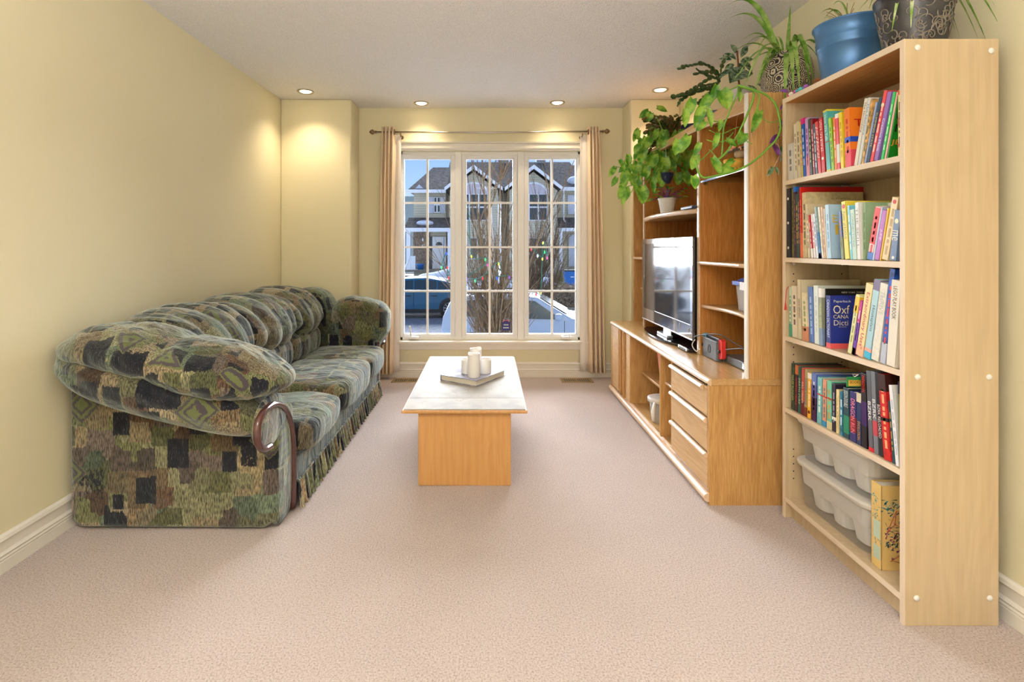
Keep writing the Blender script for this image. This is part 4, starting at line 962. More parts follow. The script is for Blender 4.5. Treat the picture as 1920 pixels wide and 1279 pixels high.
s3 = [
 (1479.4,1484.6,1480,538,(196,216,190),.2,X,'pale green book with red tassel at far end of third shelf','',(60,130,90),{'bands':((0,.25,(90,170,140)),)}),
 (1485.5,1496,1484,536,(232,220,194),.2,X,'cream book with dark round mark on third shelf','',(120,100,90),{'dots':((0,.42,.006,(60,50,70)),)}),
 (1497,1503.9,1494.8,524.6,(222,208,174),.25,X,'tall beige book with black name, rising above its neighbours','SARAH BERNARD',(40,36,34),{'span':(.35,.68)}),
 (1505.2,1516.5,1505,549,(226,212,170),.18,1.306,'short cream book with flower picture at foot, third shelf','',(150,160,110),{'bands':((0,.30,(196,130,90)),),'var':.06}),
 (1518.3,1528.6,1515,538,(84,118,184),.22,X,'solid blue book on third shelf','',(150,180,220)),
 (1529.8,1539.3,1527.5,536,(222,230,220),.22,X,'white green tinted book right of the blue one','',(200,210,200)),
 (1540.2,1547,1538.5,541,(150,154,130),.22,X,'grey olive book with white cap, third shelf','TRAVEL GUIDE',(210,220,140),{'span':(.3,.75),'bands':((.84,1,WT),(0,.3,(130,150,180)))}),
 (1547.3,1549,1547,541.5,(36,34,30),.27,1.32,'black bestseller book rising behind the blue dictionary','',(90,90,90),{'cov':(('NEW YORK TIMES BESTSELLER',.92,.95,.06,.20,WT),)}),
 (1549.3,1558.4,1548.6,554,(44,56,138),.16,1.305,'thick blue dictionary with white and gold cover words','CANADIAN DICTIONARY',(210,225,250),{'span':(.2,.92),'bands':((0,.10,(220,90,90)),(.88,.90,(30,40,130))),'cov':(('Paperback',.86,.92,.012,.078,WT),('Oxf',.66,.82,.010,.072,(240,225,190)),('CANA',.57,.64,.010,.068,(240,225,190)),('Dicti',.44,.54,.012,.066,(240,225,190)),('SECOND',.405,.42,.03,.06,(220,210,180)))}),
 (1588.8,1596.8,1605.2,554,(226,226,160),.2,X,'pale yellow leaning book right of the dictionary','',(160,170,110),{'bands':((.7,.97,(238,200,60)),)}),
 (1597.2,1602.8,1612.6,565,(196,60,140),.2,X,'pink over purple leaning book, third shelf','',(240,220,240),{'bands':((0,.6,(110,60,170)),(0,.13,(232,110,130)))}),
 (1604.4,1618.7,1629.8,536,(240,220,160),.2,X,'cream leaning book with large red title Extraordinary Uses','Extraordinary Uses*',(200,30,70),{'span':(.10,.88),'lh':.6,'bands':((0,.16,(240,190,150)),)}),
 (1619.4,1632,1648.8,530,(176,214,226),.2,X,'light blue leaning book reading Houseplant','Houseplant',(50,60,80),{'span':(.35,.68),'bands':((0,.09,(70,180,215)),(.09,.13,(240,160,150)),(.87,1,(120,110,140)))}),
 (1633,1648.5,1662.9,537.5,(232,228,214),.2,X,'off white leaning book with faint floral print, third shelf','THRIVE',(196,196,190),{'span':(.6,.9),'var':.08}),
 (1650,1660.5,1684.8,504,(40,80,170),.2,X,'tall blue leaning book with red and orange splashes','',(214,60,50),{'var':.85,'vs':22,'bands':((0,.22,(190,196,212)),)}),
 (1661.6,1680,1689,531,(236,228,212),.2,1.303,'white leaning book with black words PLAY BOOK, nearest on third shelf','LEGO PLAY BOOK',(20,20,24),{'span':(.55,.93),'lh':.42,'bands':()}),
]
s4 = [
 (1483.2,1489.4,1484,681,(40,70,60),.2,X,'dark green runner book at far end of fourth shelf','MAZE RUNNER',(190,200,110),{'span':(.2,.75),'var':.6}),
 (1490.1,1495.4,1491,684,(66,34,50),.2,X,'dark purple book with orange red capitals, fourth shelf','SCORCH TRIALS',(220,70,60),{'span':(.15,.72),'bands':((.8,1,(200,110,60)),)}),
 (1495.9,1501.3,1497,687,(30,96,84),.2,X,'teal green book with white words Death Cure','DEATH CURE',(210,230,200),{'span':(.2,.75)}),
 (1501.8,1507.3,1503,689.5,(200,84,74),.2,X,'brick pink book reading Kill Order','KILL ORDER',(245,225,200),{'span':(.25,.7),'bands':((0,.3,(110,30,50)),)}),
 (1507.4,1513,1509,692,(176,158,110),.2,X,'tan and grey book reading Fever Code','FEVER CODE',(80,90,150),{'span':(.25,.8),'bands':((0,.2,(120,60,50)),)}),
 (1513.4,1520.3,1514.5,699,(240,180,50),.2,X,'golden yellow book with dark red emblem, fourth shelf','',(250,235,200),{'dots':((0,.14,.007,(110,20,30)),),'bands':((.88,1,WT),)}),
 (1521,1530.6,1522,698.5,(88,110,178),.24,X,'blue to purple book with broad top, fourth shelf','',(210,215,240),{'bands':((0,.5,(60,30,70)),(.5,.75,(80,80,150)))}),
 (1531.4,1540.7,1533,707,(110,180,182),.22,X,'teal book with red line, first of three matching','',(220,235,230),{'bands':((.62,.65,(190,60,50)),),'var':.12}),
 (1541.6,1549.2,1542.5,711,(214,150,120),.2,X,'salmon book with red line between two teal ones','',(90,120,120),{'bands':((.62,.65,(190,60,50)),(0,.12,(60,140,190)))}),
 (1550.2,1559.6,1550.5,713,(110,190,160),.2,X,'green book with red line and cream foot, fourth shelf','',(200,150,90),{'bands':((.62,.65,(190,60,50)),(0,.16,(210,200,150)))}),
 (1559.8,1566.6,1560.2,719,(42,36,54),.2,X,'dark book with white band near foot, fourth shelf','',(150,150,170),{'bands':((.24,.31,WT),)}),
 (1567.4,1573.5,1567.8,730,(226,206,150),.2,X,'old cream book with worn spine, fourth shelf','',(200,180,120),{'var':.15}),
 (1574.3,1580.3,1574.5,733.5,(40,120,150),.18,X,'teal blue narrow book with script, fourth shelf','',(220,230,240),{'var':.5}),
 (1581.2,1592.4,1581,726,(40,70,80),.19,X,'navy green book with white capitals SISSON DOUBLE','SISSON DOUBLE',(220,230,225),{'span':(.62,.95),'lh':.7,'bands':((.1,.45,(40,130,100)),)}),
 (1593.2,1605.8,1593.5,733,(50,50,110),.19,X,'navy book with pink white title Dragon Run','DRAGON RUN',(240,130,150),{'span':(.18,.86),'lh':.62,'bands':((.2,.5,(130,30,40)),)}),
 (1606.2,1615.2,1606.2,735.5,(36,56,96),.19,X,'dark blue book with orange words beside Dragon Run','EVOLUTION',(220,160,60),{'span':(.1,.45),'bands':((.82,1,(210,200,170)),)}),
 (1615.6,1626.4,1616.5,700,(26,24,30),.2,X,'tall black book with red and purple bands, fourth shelf','HANGMAN',(230,60,50),{'span':(.75,.97),'bands':((.3,.62,(60,34,90)),)}),
 (1629.2,1638.2,1631,697,(96,98,106),.21,X,'grey book with white word, first of the grey pair','BZRK',(240,240,240),{'span':(.38,.62),'lh':.65,'bands':((0,.05,(210,40,50)),)}),
 (1638.8,1647.8,1641.2,698.5,(116,120,130),.21,X,'grey book with red lower words, second of the grey pair','BZRK',(240,240,240),{'span':(.42,.66),'lh':.65,'bands':((.22,.40,(180,70,80)),)}),
 (1649,1657.5,1651,702,(28,28,32),.21,X,'black book with white and red words BZRK RELOADED','BZRK RELOADED',(235,225,225),{'span':(.22,.62),'lh':.62}),
 (1657.8,1672.5,1659,704,(196,36,34),.19,1.306,'red book with black figure picture, fourth shelf','',(240,170,120),{'bands':((.45,.49,(30,20,20)),(.8,1,(60,30,24))),'var':.25}),
 (1673.2,1678.5,1664.6,752,(44,90,100),.15,X,'thin dark teal leaning book near the notebook','',(200,180,90)),
 (1679.5,1687,1666,722,(236,236,240),.16,1.304,'white lined notebook leaning away near bookcase side','',(190,196,210)),
 (1687.5,1690.6,1684,716,(120,120,60),.17,1.304,'olive green folder nearest the bookcase side, fourth shelf','',(80,80,40),{'bands':((.86,1,(30,36,60)),)}),
]
for rows_, z, grp in ((s1,SH[1],'books on the top book shelf'),(s2,SH[2],'books on the second shelf'),(s3,SH[3],'books on the third shelf'),(s4,SH[4],'books on the fourth shelf')):
    poses = [book_pose(r_, z) for r_ in rows_]; settle(poses, z)
    for r_, p_ in zip(rows_, poses): book(r_, z, 'book', grp, p_)
# framed picture lying behind the second shelf books
t = thing('picture_card', 'cream card with brown ornamental border propped behind leaning books', 'card', (1.44, 2.0, SH[2]))
G().box(1.395,1.399,1.70,1.97,SH[2]+.001,SH[2]+.20).put('card', M['offw'], t)
g = G()
for z0,z1 in ((.07,.088),(.0,.06)):
    pass
g.box(1.392,1.395,1.955,1.97,SH[2]+.001,SH[2]+.20).box(1.392,1.395,1.90,1.955,SH[2]+.075,SH[2]+.088).put('ornament_border', mat('brown ornament', (.35,.09,.04), .5, var=.5, vscale=90), t)
# bookmark things
g = G(); p0 = P(1480,538,2.318); pts = [p0+Vector((-.003,0,.001)), p0+Vector((-.014,-.004,-.012)), p0+Vector((-.018,-.005,-.045)), p0+Vector((-.02,-.005,-.07))]
g.tube(smoothpath(pts,3), .0015, 5)
for k in range(9): g.tube([pts[-1]+Vector((0,0,.006)), pts[-1]+Vector((random.uniform(-.006,.006),random.uniform(-.006,.006),-.03))], .001, 4)
tag(g.put('bookmark_tassel', mat('red thread', (.55,.04,.04), .8)), 'red tassel bookmark hanging from first book on third shelf', 'bookmark')
tg = thing('gift_tag', 'green tag reading BOOKS lying on top of the fourth shelf books', 'tag', tuple(P(1601,718,1.90)))
c0 = P(1602,716,1.90); g = G(); g.box(c0.x-.028,c0.x+.028,c0.y,c0.y+.002,c0.z-.018,c0.z+.018).put('tag_card', mat('green card', (.03,.25,.07), .6), tg, bev=.001)
g = G(); g.box(c0.x-.021,c0.x+.024,c0.y-.001,c0.y,c0.z-.015,c0.z+.006).put('tag_label', mat('amber card', (.70,.42,.06), .6), tg)
lettering('tag_lettering', 'BOOKS', M['black'], tg, (0.0018+c0.x-P(1601,718,1.90).x, -.0014, .0035-.0045+c0.z-P(1601,718,1.90).z), (1,0,0), (0,0,1), .036, .010)
G().tube([c0+Vector((.0,0,.018)), c0+Vector((.012,-.003,.026)), c0+Vector((-.01,-.003,.028)), c0+Vector((0,0,.018))], .0015, 5).put('raffia_bow', M['offw'], tg)

# storage bins on the bottom shelf
def bin_(z, ya, yb, xa, xb, h, label):
    t = thing('storage_bin', label, 'storage bin', ((xa+xb)/2,(ya+yb)/2,z), group='clear storage bins on the bottom shelf')
    G().rr([(z+.001,xa+.025,xb-.02,ya+.03,yb-.03,.05),(z+.006,xa+.018,xb-.013,ya+.022,yb-.022,.055),(z+h-.012,xa+.006,xb-.002,ya+.008,yb-.008,.06),
            (z+h-.012,xa+.009,xb-.005,ya+.011,yb-.011,.058),(z+.008,xa+.021,xb-.016,ya+.025,yb-.025,.052)], caps=True).put('bin_shell', M['frost3'], t, smooth=True)
    # hanging tray makes the upper band look solid white
    G().rr([(z+h*.52,xa+.016,xb-.012,ya+.018,yb-.018,.055),(z+h-.004,xa+.009,xb-.006,ya+.011,yb-.011,.058)]).put('inner_tray', M['frost2'], t, smooth=False)
    G().rr([(z+h-.016,xa,xb,ya,yb,.062),(z+h-.004,xa-.004,xb+.003,ya-.004,yb+.004,.065),(z+h+.004,xa-.002,xb,ya-.002,yb+.002,.062),(z+h+.006,xa+.012,xb-.012,ya+.012,yb-.012,.055)]).put('rim_lid', M['frost2'], t, bev=.003)
    w = (yb-ya-.08)/3
    for k in range(3):
        cy = yb-.046-w*(k+.5)*.97; rings = []
        for zz, s in ((z+.012,.86),(z+.085,1),(z+.087,1),(z+.087,.95),(z+.02,.82)):
            ring = []
            for i in range(24):
                a = 2*PI*i/24; cx_, sy_ = math.cos(a), math.sin(a)
                ring.append(((xa+xb)/2+ (xb-xa)*.35*s*math.copysign(abs(cx_)**.7,cx_), cy+w*.49*s*math.copysign(abs(sy_)**.7,sy_), zz-.008*(1-abs(sy_))*(zz > z+.05)))
            rings.append(ring)
        G().loft(rings).put('inner_cup', M['white'], t, smooth=False)
bin_(SH[5], 1.845, 2.310, 1.318, 1.565, .185, 'lower clear storage bin with white cups on bottom shelf')
bin_(SH[5]+.192, 1.845, 2.312, 1.320, 1.565, .170, 'upper clear storage bin stacked beneath the dark book shelf')
b = thing('tall_book', 'tall tan book with teal plant drawings standing beside clear bins', 'book', (1.325, 1.842, SH[5]+.0006))
t_, h_ = .048, .285
G().box(0,.003,-t_,0,0,h_).box(0,.2,-t_,-t_+.003,0,h_).box(0,.2,-.003,0,0,h_).put('cover', bmat((226,192,120)), b, local=True, bev=.001)
G().box(.003,.195,-t_+.003,-.003,.003,h_-.004).put('page_block', M['paper'], b, local=True)
rnd = random.Random(3); g = G(); g2 = G(); g3 = G(); g4 = G()
for k in range(60):     # drawn leaves on the spine and cover
    zc = rnd.choice((.235,.215,.19,.17)) if k < 34 else rnd.uniform(.04,.13)
    y = rnd.uniform(-t_+.004,-.006); a = rnd.uniform(0,6.3); L = .011
    g.add([(-.0006,y,zc),(-.0006,y+L*math.cos(a)-.002*math.sin(a),zc+L*math.sin(a)),(-.0006,y+L*math.cos(a)+.002*math.sin(a),zc+L*math.sin(a)+.003)], [(0,1,2)])
for k in range(170):
    x = rnd.gauss(.05,.02) if k < 130 else rnd.uniform(.005,.05); zc = rnd.gauss(.11,.035) if k < 130 else rnd.gauss(.215,.018); a = rnd.uniform(0,6.3); L = rnd.uniform(.008,.02)
    x = min(max(x,.004),.12); zc = min(max(zc,.02),.26)
    (g2 if k % 3 else g3 if k < 130 else g).add([(x,-t_-.0006,zc),(x+L*math.cos(a),-t_-.0006,zc+L*math.sin(a)),(x+L*math.cos(a)+.004,-t_-.0006,zc+L*math.sin(a)-.004)], [(0,1,2)])
for pts in (((.02,.13),(.05,.20),(.075,.20)),((.02,.13),(.045,.155),(.075,.14)),((.045,.155),(.05,.20)),((.03,.03),(.06,.05),(.035,.035),(.065,.025))):
    g4.tube([(x,-t_-.0008,z) for x,z in pts], .0012, 4)
g5 = G(); g5.box(-.0007,0,-t_+.006,-.012,.03,.075).box(-.0007,0,-t_+.006,-.012,.10,.16)
g.put('drawn_leaves', mat('teal ink', (.06,.36,.40), .6), b, local=True, kind='stuff'); g2.put('drawn_succulents', mat('dark ink', (.03,.10,.10), .6), b, local=True, kind='stuff'); g3.put('drawn_blooms', mat('plum ink', (.25,.04,.12), .6), b, local=True, kind='stuff')
g4.put('drawn_frame', mat('rust ink', (.45,.07,.04), .6), b, local=True); g5.put('drawn_pots', mat('pale teal ink', (.50,.62,.50), .6), b, local=True)

# ---------------------------------------------------------------- plants on the bookcase and hutch
def arc(p, q, lift, n=10, sag=0):
    p, q = Vector(p), Vector(q); out = []
    for i in range(n+1):
        t = i/n; out.append(p.lerp(q, t)+Vector((0,0,lift*4*t*(1-t)*(1-.35*t)-sag*t*t)))
    return out
# blue bucket
TOPB = BH
t = thing('planter_bucket', 'large blue painted metal bucket with ridges on bookcase top', 'planter', (1.43, 2.10, TOPB))
c = (1.425, 2.09, TOPB)
G().lathe([(.0,.002),(.098,.002),(.104,0),(.104,.008),(.100,.012),(.114,.128),(.119,.132),(.115,.139),(.120,.145),(.116,.151),(.121,.157),(.118,.163),(.127,.212),(.132,.215),(.132,.220),(.127,.221),(.122,.212),(.112,.16),(.0,.16)], c, 48, caps=False).put('bucket_body', M['bucket'], t, smooth=True)
G().lathe([(.116,.17),(.0,.172)], c, 24, caps=False).put('soil', M['soil'], t)
g = G(); g2 = G(); b0 = Vector((c[0], c[1], TOPB+.17))
for k in range(9):
    a = random.uniform(-.6,2.4); e = b0+Vector((.20*math.cos(a)+.05, .10*math.sin(a), random.uniform(.14,.24)))
    g.blade(arc(b0+Vector((.03*math.cos(a)+.03,.02*math.sin(a),0)), e, random.uniform(.02,.10), 9, .05), .014)
for k in range(14):
    a = random.uniform(0,6.3); s = b0+Vector((-.03,-.02,.02)); e = s+Vector((.05*math.cos(a)-.02,.05*math.sin(a),random.uniform(.02,.09)))
    g2.tube(arc(s, e, .02, 4), .0012, 4)
g.put('foliage', M['spider'], t, smooth=True); g2.put('dry_roots', mat('dry brown roots', (.30,.16,.07), .9), t, kind='stuff')

# swirl pot with spider plant
t = thing('spider_plant', 'spider plant in dark grey swirl-patterned pot on near end of bookcase', 'potted plant', (1.44, 1.80, TOPB))
c = (1.442, 1.80, TOPB)
def pr(z): return .078+.034*(z/.19)**.9
G().lathe([(.0,.001),(.074,.001),(pr(0),.004)]+[(pr(z), z) for z in (.04,.08,.12,.16,.182)]+[(.116,.186),(.116,.194),(.110,.195),(.104,.180),(.0,.175)], c, 48, caps=False).put('pot', mat('dark pewter glaze', (.05,.048,.052), .35, .6, metal=.3, var=.3, vscale=12), t, smooth=True)
g = G(); rnd = random.Random(11)
for k in range(70):
    a0 = rnd.uniform(PI*.75, PI*2.05); z0 = rnd.uniform(.03,.165); s = rnd.choice((-1,1)); R = rnd.uniform(.012,.026); ph = rnd.uniform(0,6.3); pts = []
    for j in range(15):
        q = ph+s*j*.42; r = R*(1-j/17); z = z0+r*math.sin(q); a = a0+r*math.cos(q)/.1; rr_ = pr(max(0,z))+.0012
        pts.append((c[0]+rr_*math.cos(a), c[1]+rr_*math.sin(a), c[2]+z))
    g.tube(pts, .0019, 5)
g.put('swirl_relief', mat('pewter relief', (.24,.21,.17), .4, .6, metal=.4), t, smooth=True)
g = G(); gw = G(); b0 = Vector((c[0], c[1], TOPB+.185))
ends = [((1672,60),1.74),((1708,52),1.70),((1620,12),1.86),((1600,-10),1.9),((1800,70),1.72),((1835,75),1.70),((1850,78),1.74),((1873,46),1.72),((1868,15),1.7),((1790,55),1.78),((1690,-30),1.8),((1650,-40),1.9),((1760,30),1.75),((1755,-30),1.8),((1730,-40),1.76),((1660,38),1.9)]
for k, ((px,py),Y) in enumerate(ends):
    e = P(px,py,Y); lift = .07+.25*abs(e.x-c[0]); s = b0+Vector(((e.x-c[0])*.25,(e.y-c[1])*.3,0))
    (gw if k in (0,1,8,12) else g).blade(arc(s, e, lift, 11), .017)
for k in range(26):
    a = random.uniform(0,6.3); L = random.uniform(.12,.26); e = b0+Vector((L*math.cos(a)*.9, L*math.sin(a)*.8, random.uniform(.0,.18)))
    e.x = min(e.x, XR-.03)
    g.blade(arc(b0+Vector((.05*math.cos(a),.05*math.sin(a),0)), e, random.uniform(.06,.14), 9), .013)
g.put('foliage', M['spider'], t, smooth=True); gw.put('pale_leaves', M['spiderW'], t, smooth=True)
G().lathe([(.108,.0),(.0,.004)], (c[0],c[1],TOPB+.178), 24, caps=False).put('soil', M['soil'], t)

# beads
g = G(); cols = [(.75,.05,.30),(.10,.35,.55),(.35,.10,.45),(.75,.70,.60),(.05,.45,.40),(.15,.20,.60)]
t = thing('bead_garland', 'string of bright coloured beads along the far edge of bookcase top', 'beads', (1.33, 2.24, TOPB))
for k in range(15):
    px = 1514+k*2.9; Y = 2.325-k*.010; x = 1.318+.012*math.sin(k*1.7)
    G().puff((x, Y-.01*0+.0, TOPB+.0095), (.010,.010,.009), 2, 5).put('bead', bmat(tuple(int(255*(q**(1/2.2))) for q in cols[k%6])), t, smooth=True)
G().tube([(1.318+.012*math.sin(k*1.7), 2.325-k*.010, TOPB+.009) for k in range(15)], .0014, 5).put('bead_string', M['offw'], t)

# floral patterned round pot with spider plant, on the hutch
HT = HZ
t = thing('spider_plant', 'spider plant in round black and cream flower-patterned pot on hutch top', 'potted plant', (1.46, 2.66, HT))
c = (1.47, 2.62, HT)
fm = bpy.data.materials.new('floral ceramic'); fm.use_nodes = True; n_, l_ = fm.node_tree.nodes, fm.node_tree.links
tcx = n_.new('ShaderNodeTexCoord'); vv = n_.new('ShaderNodeTexVoronoi'); vv.inputs['Scale'].default_value = 17; l_.new(tcx.outputs['Object'], vv.inputs['Vector'])
m1 = n_.new('ShaderNodeMath'); m1.operation = 'SINE'; m0 = n_.new('ShaderNodeMath'); m0.operation = 'MULTIPLY'; m0.inputs[1].default_value = 46; l_.new(vv.outputs['Distance'], m0.inputs[0]); l_.new(m0.outputs[0], m1.inputs[0])
nz_ = n_.new('ShaderNodeTexNoise'); nz_.inputs['Scale'].default_value = 120; l_.new(tcx.outputs['Object'], nz_.inputs['Vector'])
m2 = n_.new('ShaderNodeMath'); m2.operation = 'MULTIPLY_ADD'; m2.inputs[1].default_value = 4; l_.new(nz_.outputs['Fac'], m2.inputs[0]); l_.new(m1.outputs[0], m2.inputs[2])
rr1 = ramp(n_, [(.0,(.02,.012,.018)),(.52,(.60,.52,.36))], True); m3_ = n_.new('ShaderNodeMath'); m3_.operation = 'MULTIPLY_ADD'; m3_.inputs[1].default_value = .3; m3_.inputs[2].default_value = -.08; l_.new(m2.outputs[0], m3_.inputs[0])
l_.new(m3_.outputs[0], rr1.inputs[0]); l_.new(rr1.outputs[0], n_['Principled BSDF'].inputs['Base Color']); n_['Principled BSDF'].inputs['Roughness'].default_value = .35
G().lathe([(.0,.001),(.085,.001),(.092,.006),(.106,.05),(.116,.10),(.117,.15),(.108,.20),(.094,.232),(.088,.234),(.09,.22),(.0,.215)], c, 40, caps=False).put('pot', fm, t, smooth=True)
g = G(); gd = G(); b0 = Vector((c[0], c[1], HT+.225))
ends = [((1366,8),2.5,.16,.030),((1368,34),2.55,.13,.024),((1482,10),2.7,.0,.018),((1392,75),2.7,.10,.016),((1395,88),2.6,.10,.014),((1378,150),2.45,.10,.02),((1395,165),2.40,.14,.022),((1415,170),2.42,.12,.02),
        ((1527,158),2.36,.16,.022),((1520,172),2.38,.20,.024),((1532,105),2.6,.08,.014),((1552,110),2.7,.12,.02),((1488,178),2.36,.14,.026),((1500,172),2.36,.16,.024),((1471,195),2.35,.10,.026),((1455,70),2.7,.06,.014),((1418,165),2.45,.08,.02),((1402,120),2.5,.05,.02),((1345,130),2.6,.12,.014),((1420,95),2.6,.12,.02)]
for (px,py),Y,lift,w in ends:
    e = P(px,py,Y); s = b0+Vector(((e.x-c[0])*.15,(e.y-c[1])*.2,-.01)); g.blade(arc(s, e, lift, 12), w)
g.put('foliage', M['spider'], t, smooth=True)
G().lathe([(.09,.0),(.0,.004)], (c[0],c[1],HT+.217), 24, caps=False).put('soil', M['soil'], t)

# zebra plant
t = thing('zebra_plant', 'dark leafy plant with white veined leaf in pale pot on hutch top', 'potted plant', (1.46, 3.02, HT))
c = (1.44, 3.03, HT)
G().lathe([(.0,.001),(.060,.001),(.063,.006),(.080,.13),(.083,.135),(.083,.15),(.077,.15),(.075,.13),(.0,.125)], c, 32, caps=False).put('pot', mat('pale lilac glaze', (.60,.53,.54), .4), t, smooth=True)
g = G(); gs_ = G()
gs_.tube([(c[0],c[1],HT+.12),P(1385,150,3.0),P(1384,118,3.0),P(1382,95,2.98)], .005, 6)
for px,py,dx,dy,L in ((1385,122,14,-3,.07),(1380,112,-13,-10,.075),(1389,108,9,-18,.085),(1379,100,-5,-13,.06),(1388,116,16,-6,.08),(1376,120,-10,6,.07),(1396,122,11,8,.06),(1383,125,-4,9,.06),(1392,104,5,-14,.06),(1372,112,-14,-3,.07),(1385,118,6,12,.07)):
    g.leaf(P(px,py,2.98), (dx,-3,-dy), (0,-1,.5), L, .035, .5, heart=False)
g.leaf(P(1402,133,2.9), (-10,-8,-5), (.1,-.8,1), .19, .12, .3, heart=False)
g.leaf(P(1380,130,2.9), (-16,-2,-5), (.0,-.6,1), .11, .05, .4, heart=False); g.leaf(P(1402,160,2.9), (10,-2,-8), (0,-.8,1), .09, .05, .4, heart=False); g.leaf(P(1418,158,2.95), (8,-2,-4), (0,-.8,1), .08, .05, .4, heart=False)
g.put('foliage', M['zebra'], t, smooth=True); gs_.put('stem', mat('red brown stem', (.20,.05,.03), .6), t, smooth=True)
g = G(); b_ = P(1395,135,2.9); d_ = Vector((-10,-8,-7)).normalized()
for k in range(8): q = b_+d_*(.02+.015*k)+Vector((0,-.004,.004)); g.tube([q, q+Vector((.012,-.006,.020))], .0011, 4); g.tube([q, q+Vector((-.004,-.012,-.018))], .0011, 4)
g.tube([b_+Vector((0,-.004,.003)), b_+d_*.13+Vector((0,-.004,-.002))], .0014, 4); g.put('leaf_veins', M['spiderW'], t)

# holiday cacti: chains of flat segments
def cactus(name, label, pot_c, pot_m, pot_r, pot_h, chains, m, side=None):
    t = thing(name, label, 'potted plant', tuple(pot_c))
    G().lathe([(.0,.001),(pot_r*.72,.001),(pot_r*.76,.006),(pot_r*.96,pot_h*.8),(pot_r,pot_h*.82),(pot_r,pot_h),(pot_r*.92,pot_h),(pot_r*.9,pot_h*.85),(.0,pot_h*.82)], tuple(pot_c), 28, caps=False).put('pot', pot_m, t, smooth=True)
    g = G()
    for pts in chains:
        pp = smoothpath(pts, 2)
        for i in range(len(pp)-1):
            a, b = pp[i], pp[i+1]; L = (b-a).length; d = (b-a).normalized(); w = min(.030, L*.75)*random.uniform(.75,1)
            nv = Vector((random.uniform(-.5,.5), -1, random.uniform(-.2,.7))).normalized(); sd = d.cross(nv).normalized(); nv = sd.cross(d)
            rings = []
            for tt, ww in ((0,.25),(.2,.85),(.55,1),(.85,.85),(1.0,.4)):
                cc = a+d*L*tt; rings.append([cc+sd*w*ww*.5*math.cos(q)+nv*.0028*math.sin(q) for q in [2*PI*k/6 for k in range(6)]])
            g.loft(rings)
    g.put('segmented_stems', m, t, smooth=True)
    return t
o = P(1356,165,3.32); o.z = HT
st_ = P(1352,150,3.25)
ch = []
for L_ in ([(1350,140),(1335,128),(1318,118),(1300,122),(1285,124),(1271,130)],[(1350,143),(1338,136),(1322,134),(1300,140)],[(1350,150),(1335,145),(1318,155),(1300,168),(1285,175),(1266,182)],[(1348,155),(1325,160),(1300,172),(1280,178),(1258,182)],
           [(1345,160),(1322,168),(1290,178),(1275,190),(1270,200)],[(1350,148),(1330,142),(1312,134),(1305,128)],[(1348,160),(1330,176),(1318,184),(1308,196)],[(1352,142),(1352,128),(1358,112),(1356,103)],[(1350,150),(1340,160),(1332,172),(1338,184)],[(1352,146),(1340,132),(1326,122),(1314,120)]):
    ch.append([P(px,py,3.25-.004*(1350-px)) for px,py in L_])
cactus('holiday_cactus', 'dark green holiday cactus arching left from middle of hutch top', Vector((1.43,3.33,HT)), M['dkgrey'], .085, .13, ch, M['cactus'])
ch = []
rnd = random.Random(5)
for k in range(60):
    ex = rnd.uniform(1203,1290); ey = rnd.uniform(215,292); sx_, sy_ = 1262+rnd.uniform(-10,12), 250+rnd.uniform(-10,12)
    mx_, my_ = (sx_+ex)/2+rnd.uniform(-6,6), (sy_+ey)/2-rnd.uniform(4,16)
    Y = 3.85+rnd.uniform(-.16,.12)
    ch.append([P(sx_,sy_,3.9), P(mx_,my_,(3.9+Y)/2), P(ex,ey,Y)])
for e in ((1212,227),(1232,224),(1255,222),(1285,228),(1298,236)): ch.append([P(1265,252,3.9), P((e[0]+1265)/2,e[1]-2,3.85), P(e[0],e[1],3.85)])
cactus('holiday_cactus', 'reddish tangled holiday cactus in clay pot at far end of hutch', Vector((1.42,4.02,HT)), M['terra'], .095, .15, ch, M['cactusR'])

# near pothos: long loops over the hutch corner
t = thing('pothos', 'trailing plant with long bare green loops over near corner of hutch', 'potted plant', (1.36, 2.72, HT))
c = (1.345, 2.86, HT)
G().lathe([(.0,.001),(.055,.001),(.058,.006),(.074,.11),(.077,.115),(.077,.13),(.071,.13),(.07,.11),(.0,.105)], c, 28, caps=False).put('pot', mat('grey cream glaze', (.55,.50,.47), .4), t, smooth=True)
YN_ = 2.36
vl = [([(1385,160),(1402,165),(1424,172),(1442,182),(1455,198),(1462,225),(1463,243),(1455,262),(1440,278),(1420,297),(1398,312),(1375,322),(1345,329),(1320,333),(1309,322),(1304,300)], .0048, YN_),
      ([(1390,163),(1410,170),(1413,182),(1405,205),(1392,235),(1378,262),(1360,288),(1345,300)], .0048, YN_+.02),
      ([(1395,163),(1418,172),(1424,185),(1418,207)], .0035, YN_),
      ([(1385,162),(1360,172),(1340,185),(1328,205),(1332,225),(1348,228)], .003, YN_+.04),
      ([(1388,165),(1372,200),(1358,235),(1355,265),(1354,292)], .0035, YN_+.05),
      ([(1460,226),(1445,230),(1430,222),(1425,212)], .0018, YN_),
      ([(1375,248),(1360,264),(1340,266),(1325,262)], .0025, YN_+.05),([(1350,270),(1330,285),(1315,300),(1295,310)], .0025, YN_+.06),
      ([(1385,238),(1368,245),(1350,252),(1330,244)], .002, YN_+.05),([(1330,280),(1348,300),(1362,315)], .002, YN_+.05),([(1400,265),(1410,270)], .002, YN_)]
g = G()
for pts, r, Y in vl: g.tube([Vector((c[0],c[1],HT+.12))] + smoothpath([P(a,b,Y) for a,b in pts], 4) if pts[0][0] < 1396 and pts[0][1] < 170 else smoothpath([P(a,b,Y) for a,b in pts], 4), r, 7)
g.put('vines', M['vine'], t, smooth=True)
g = G()
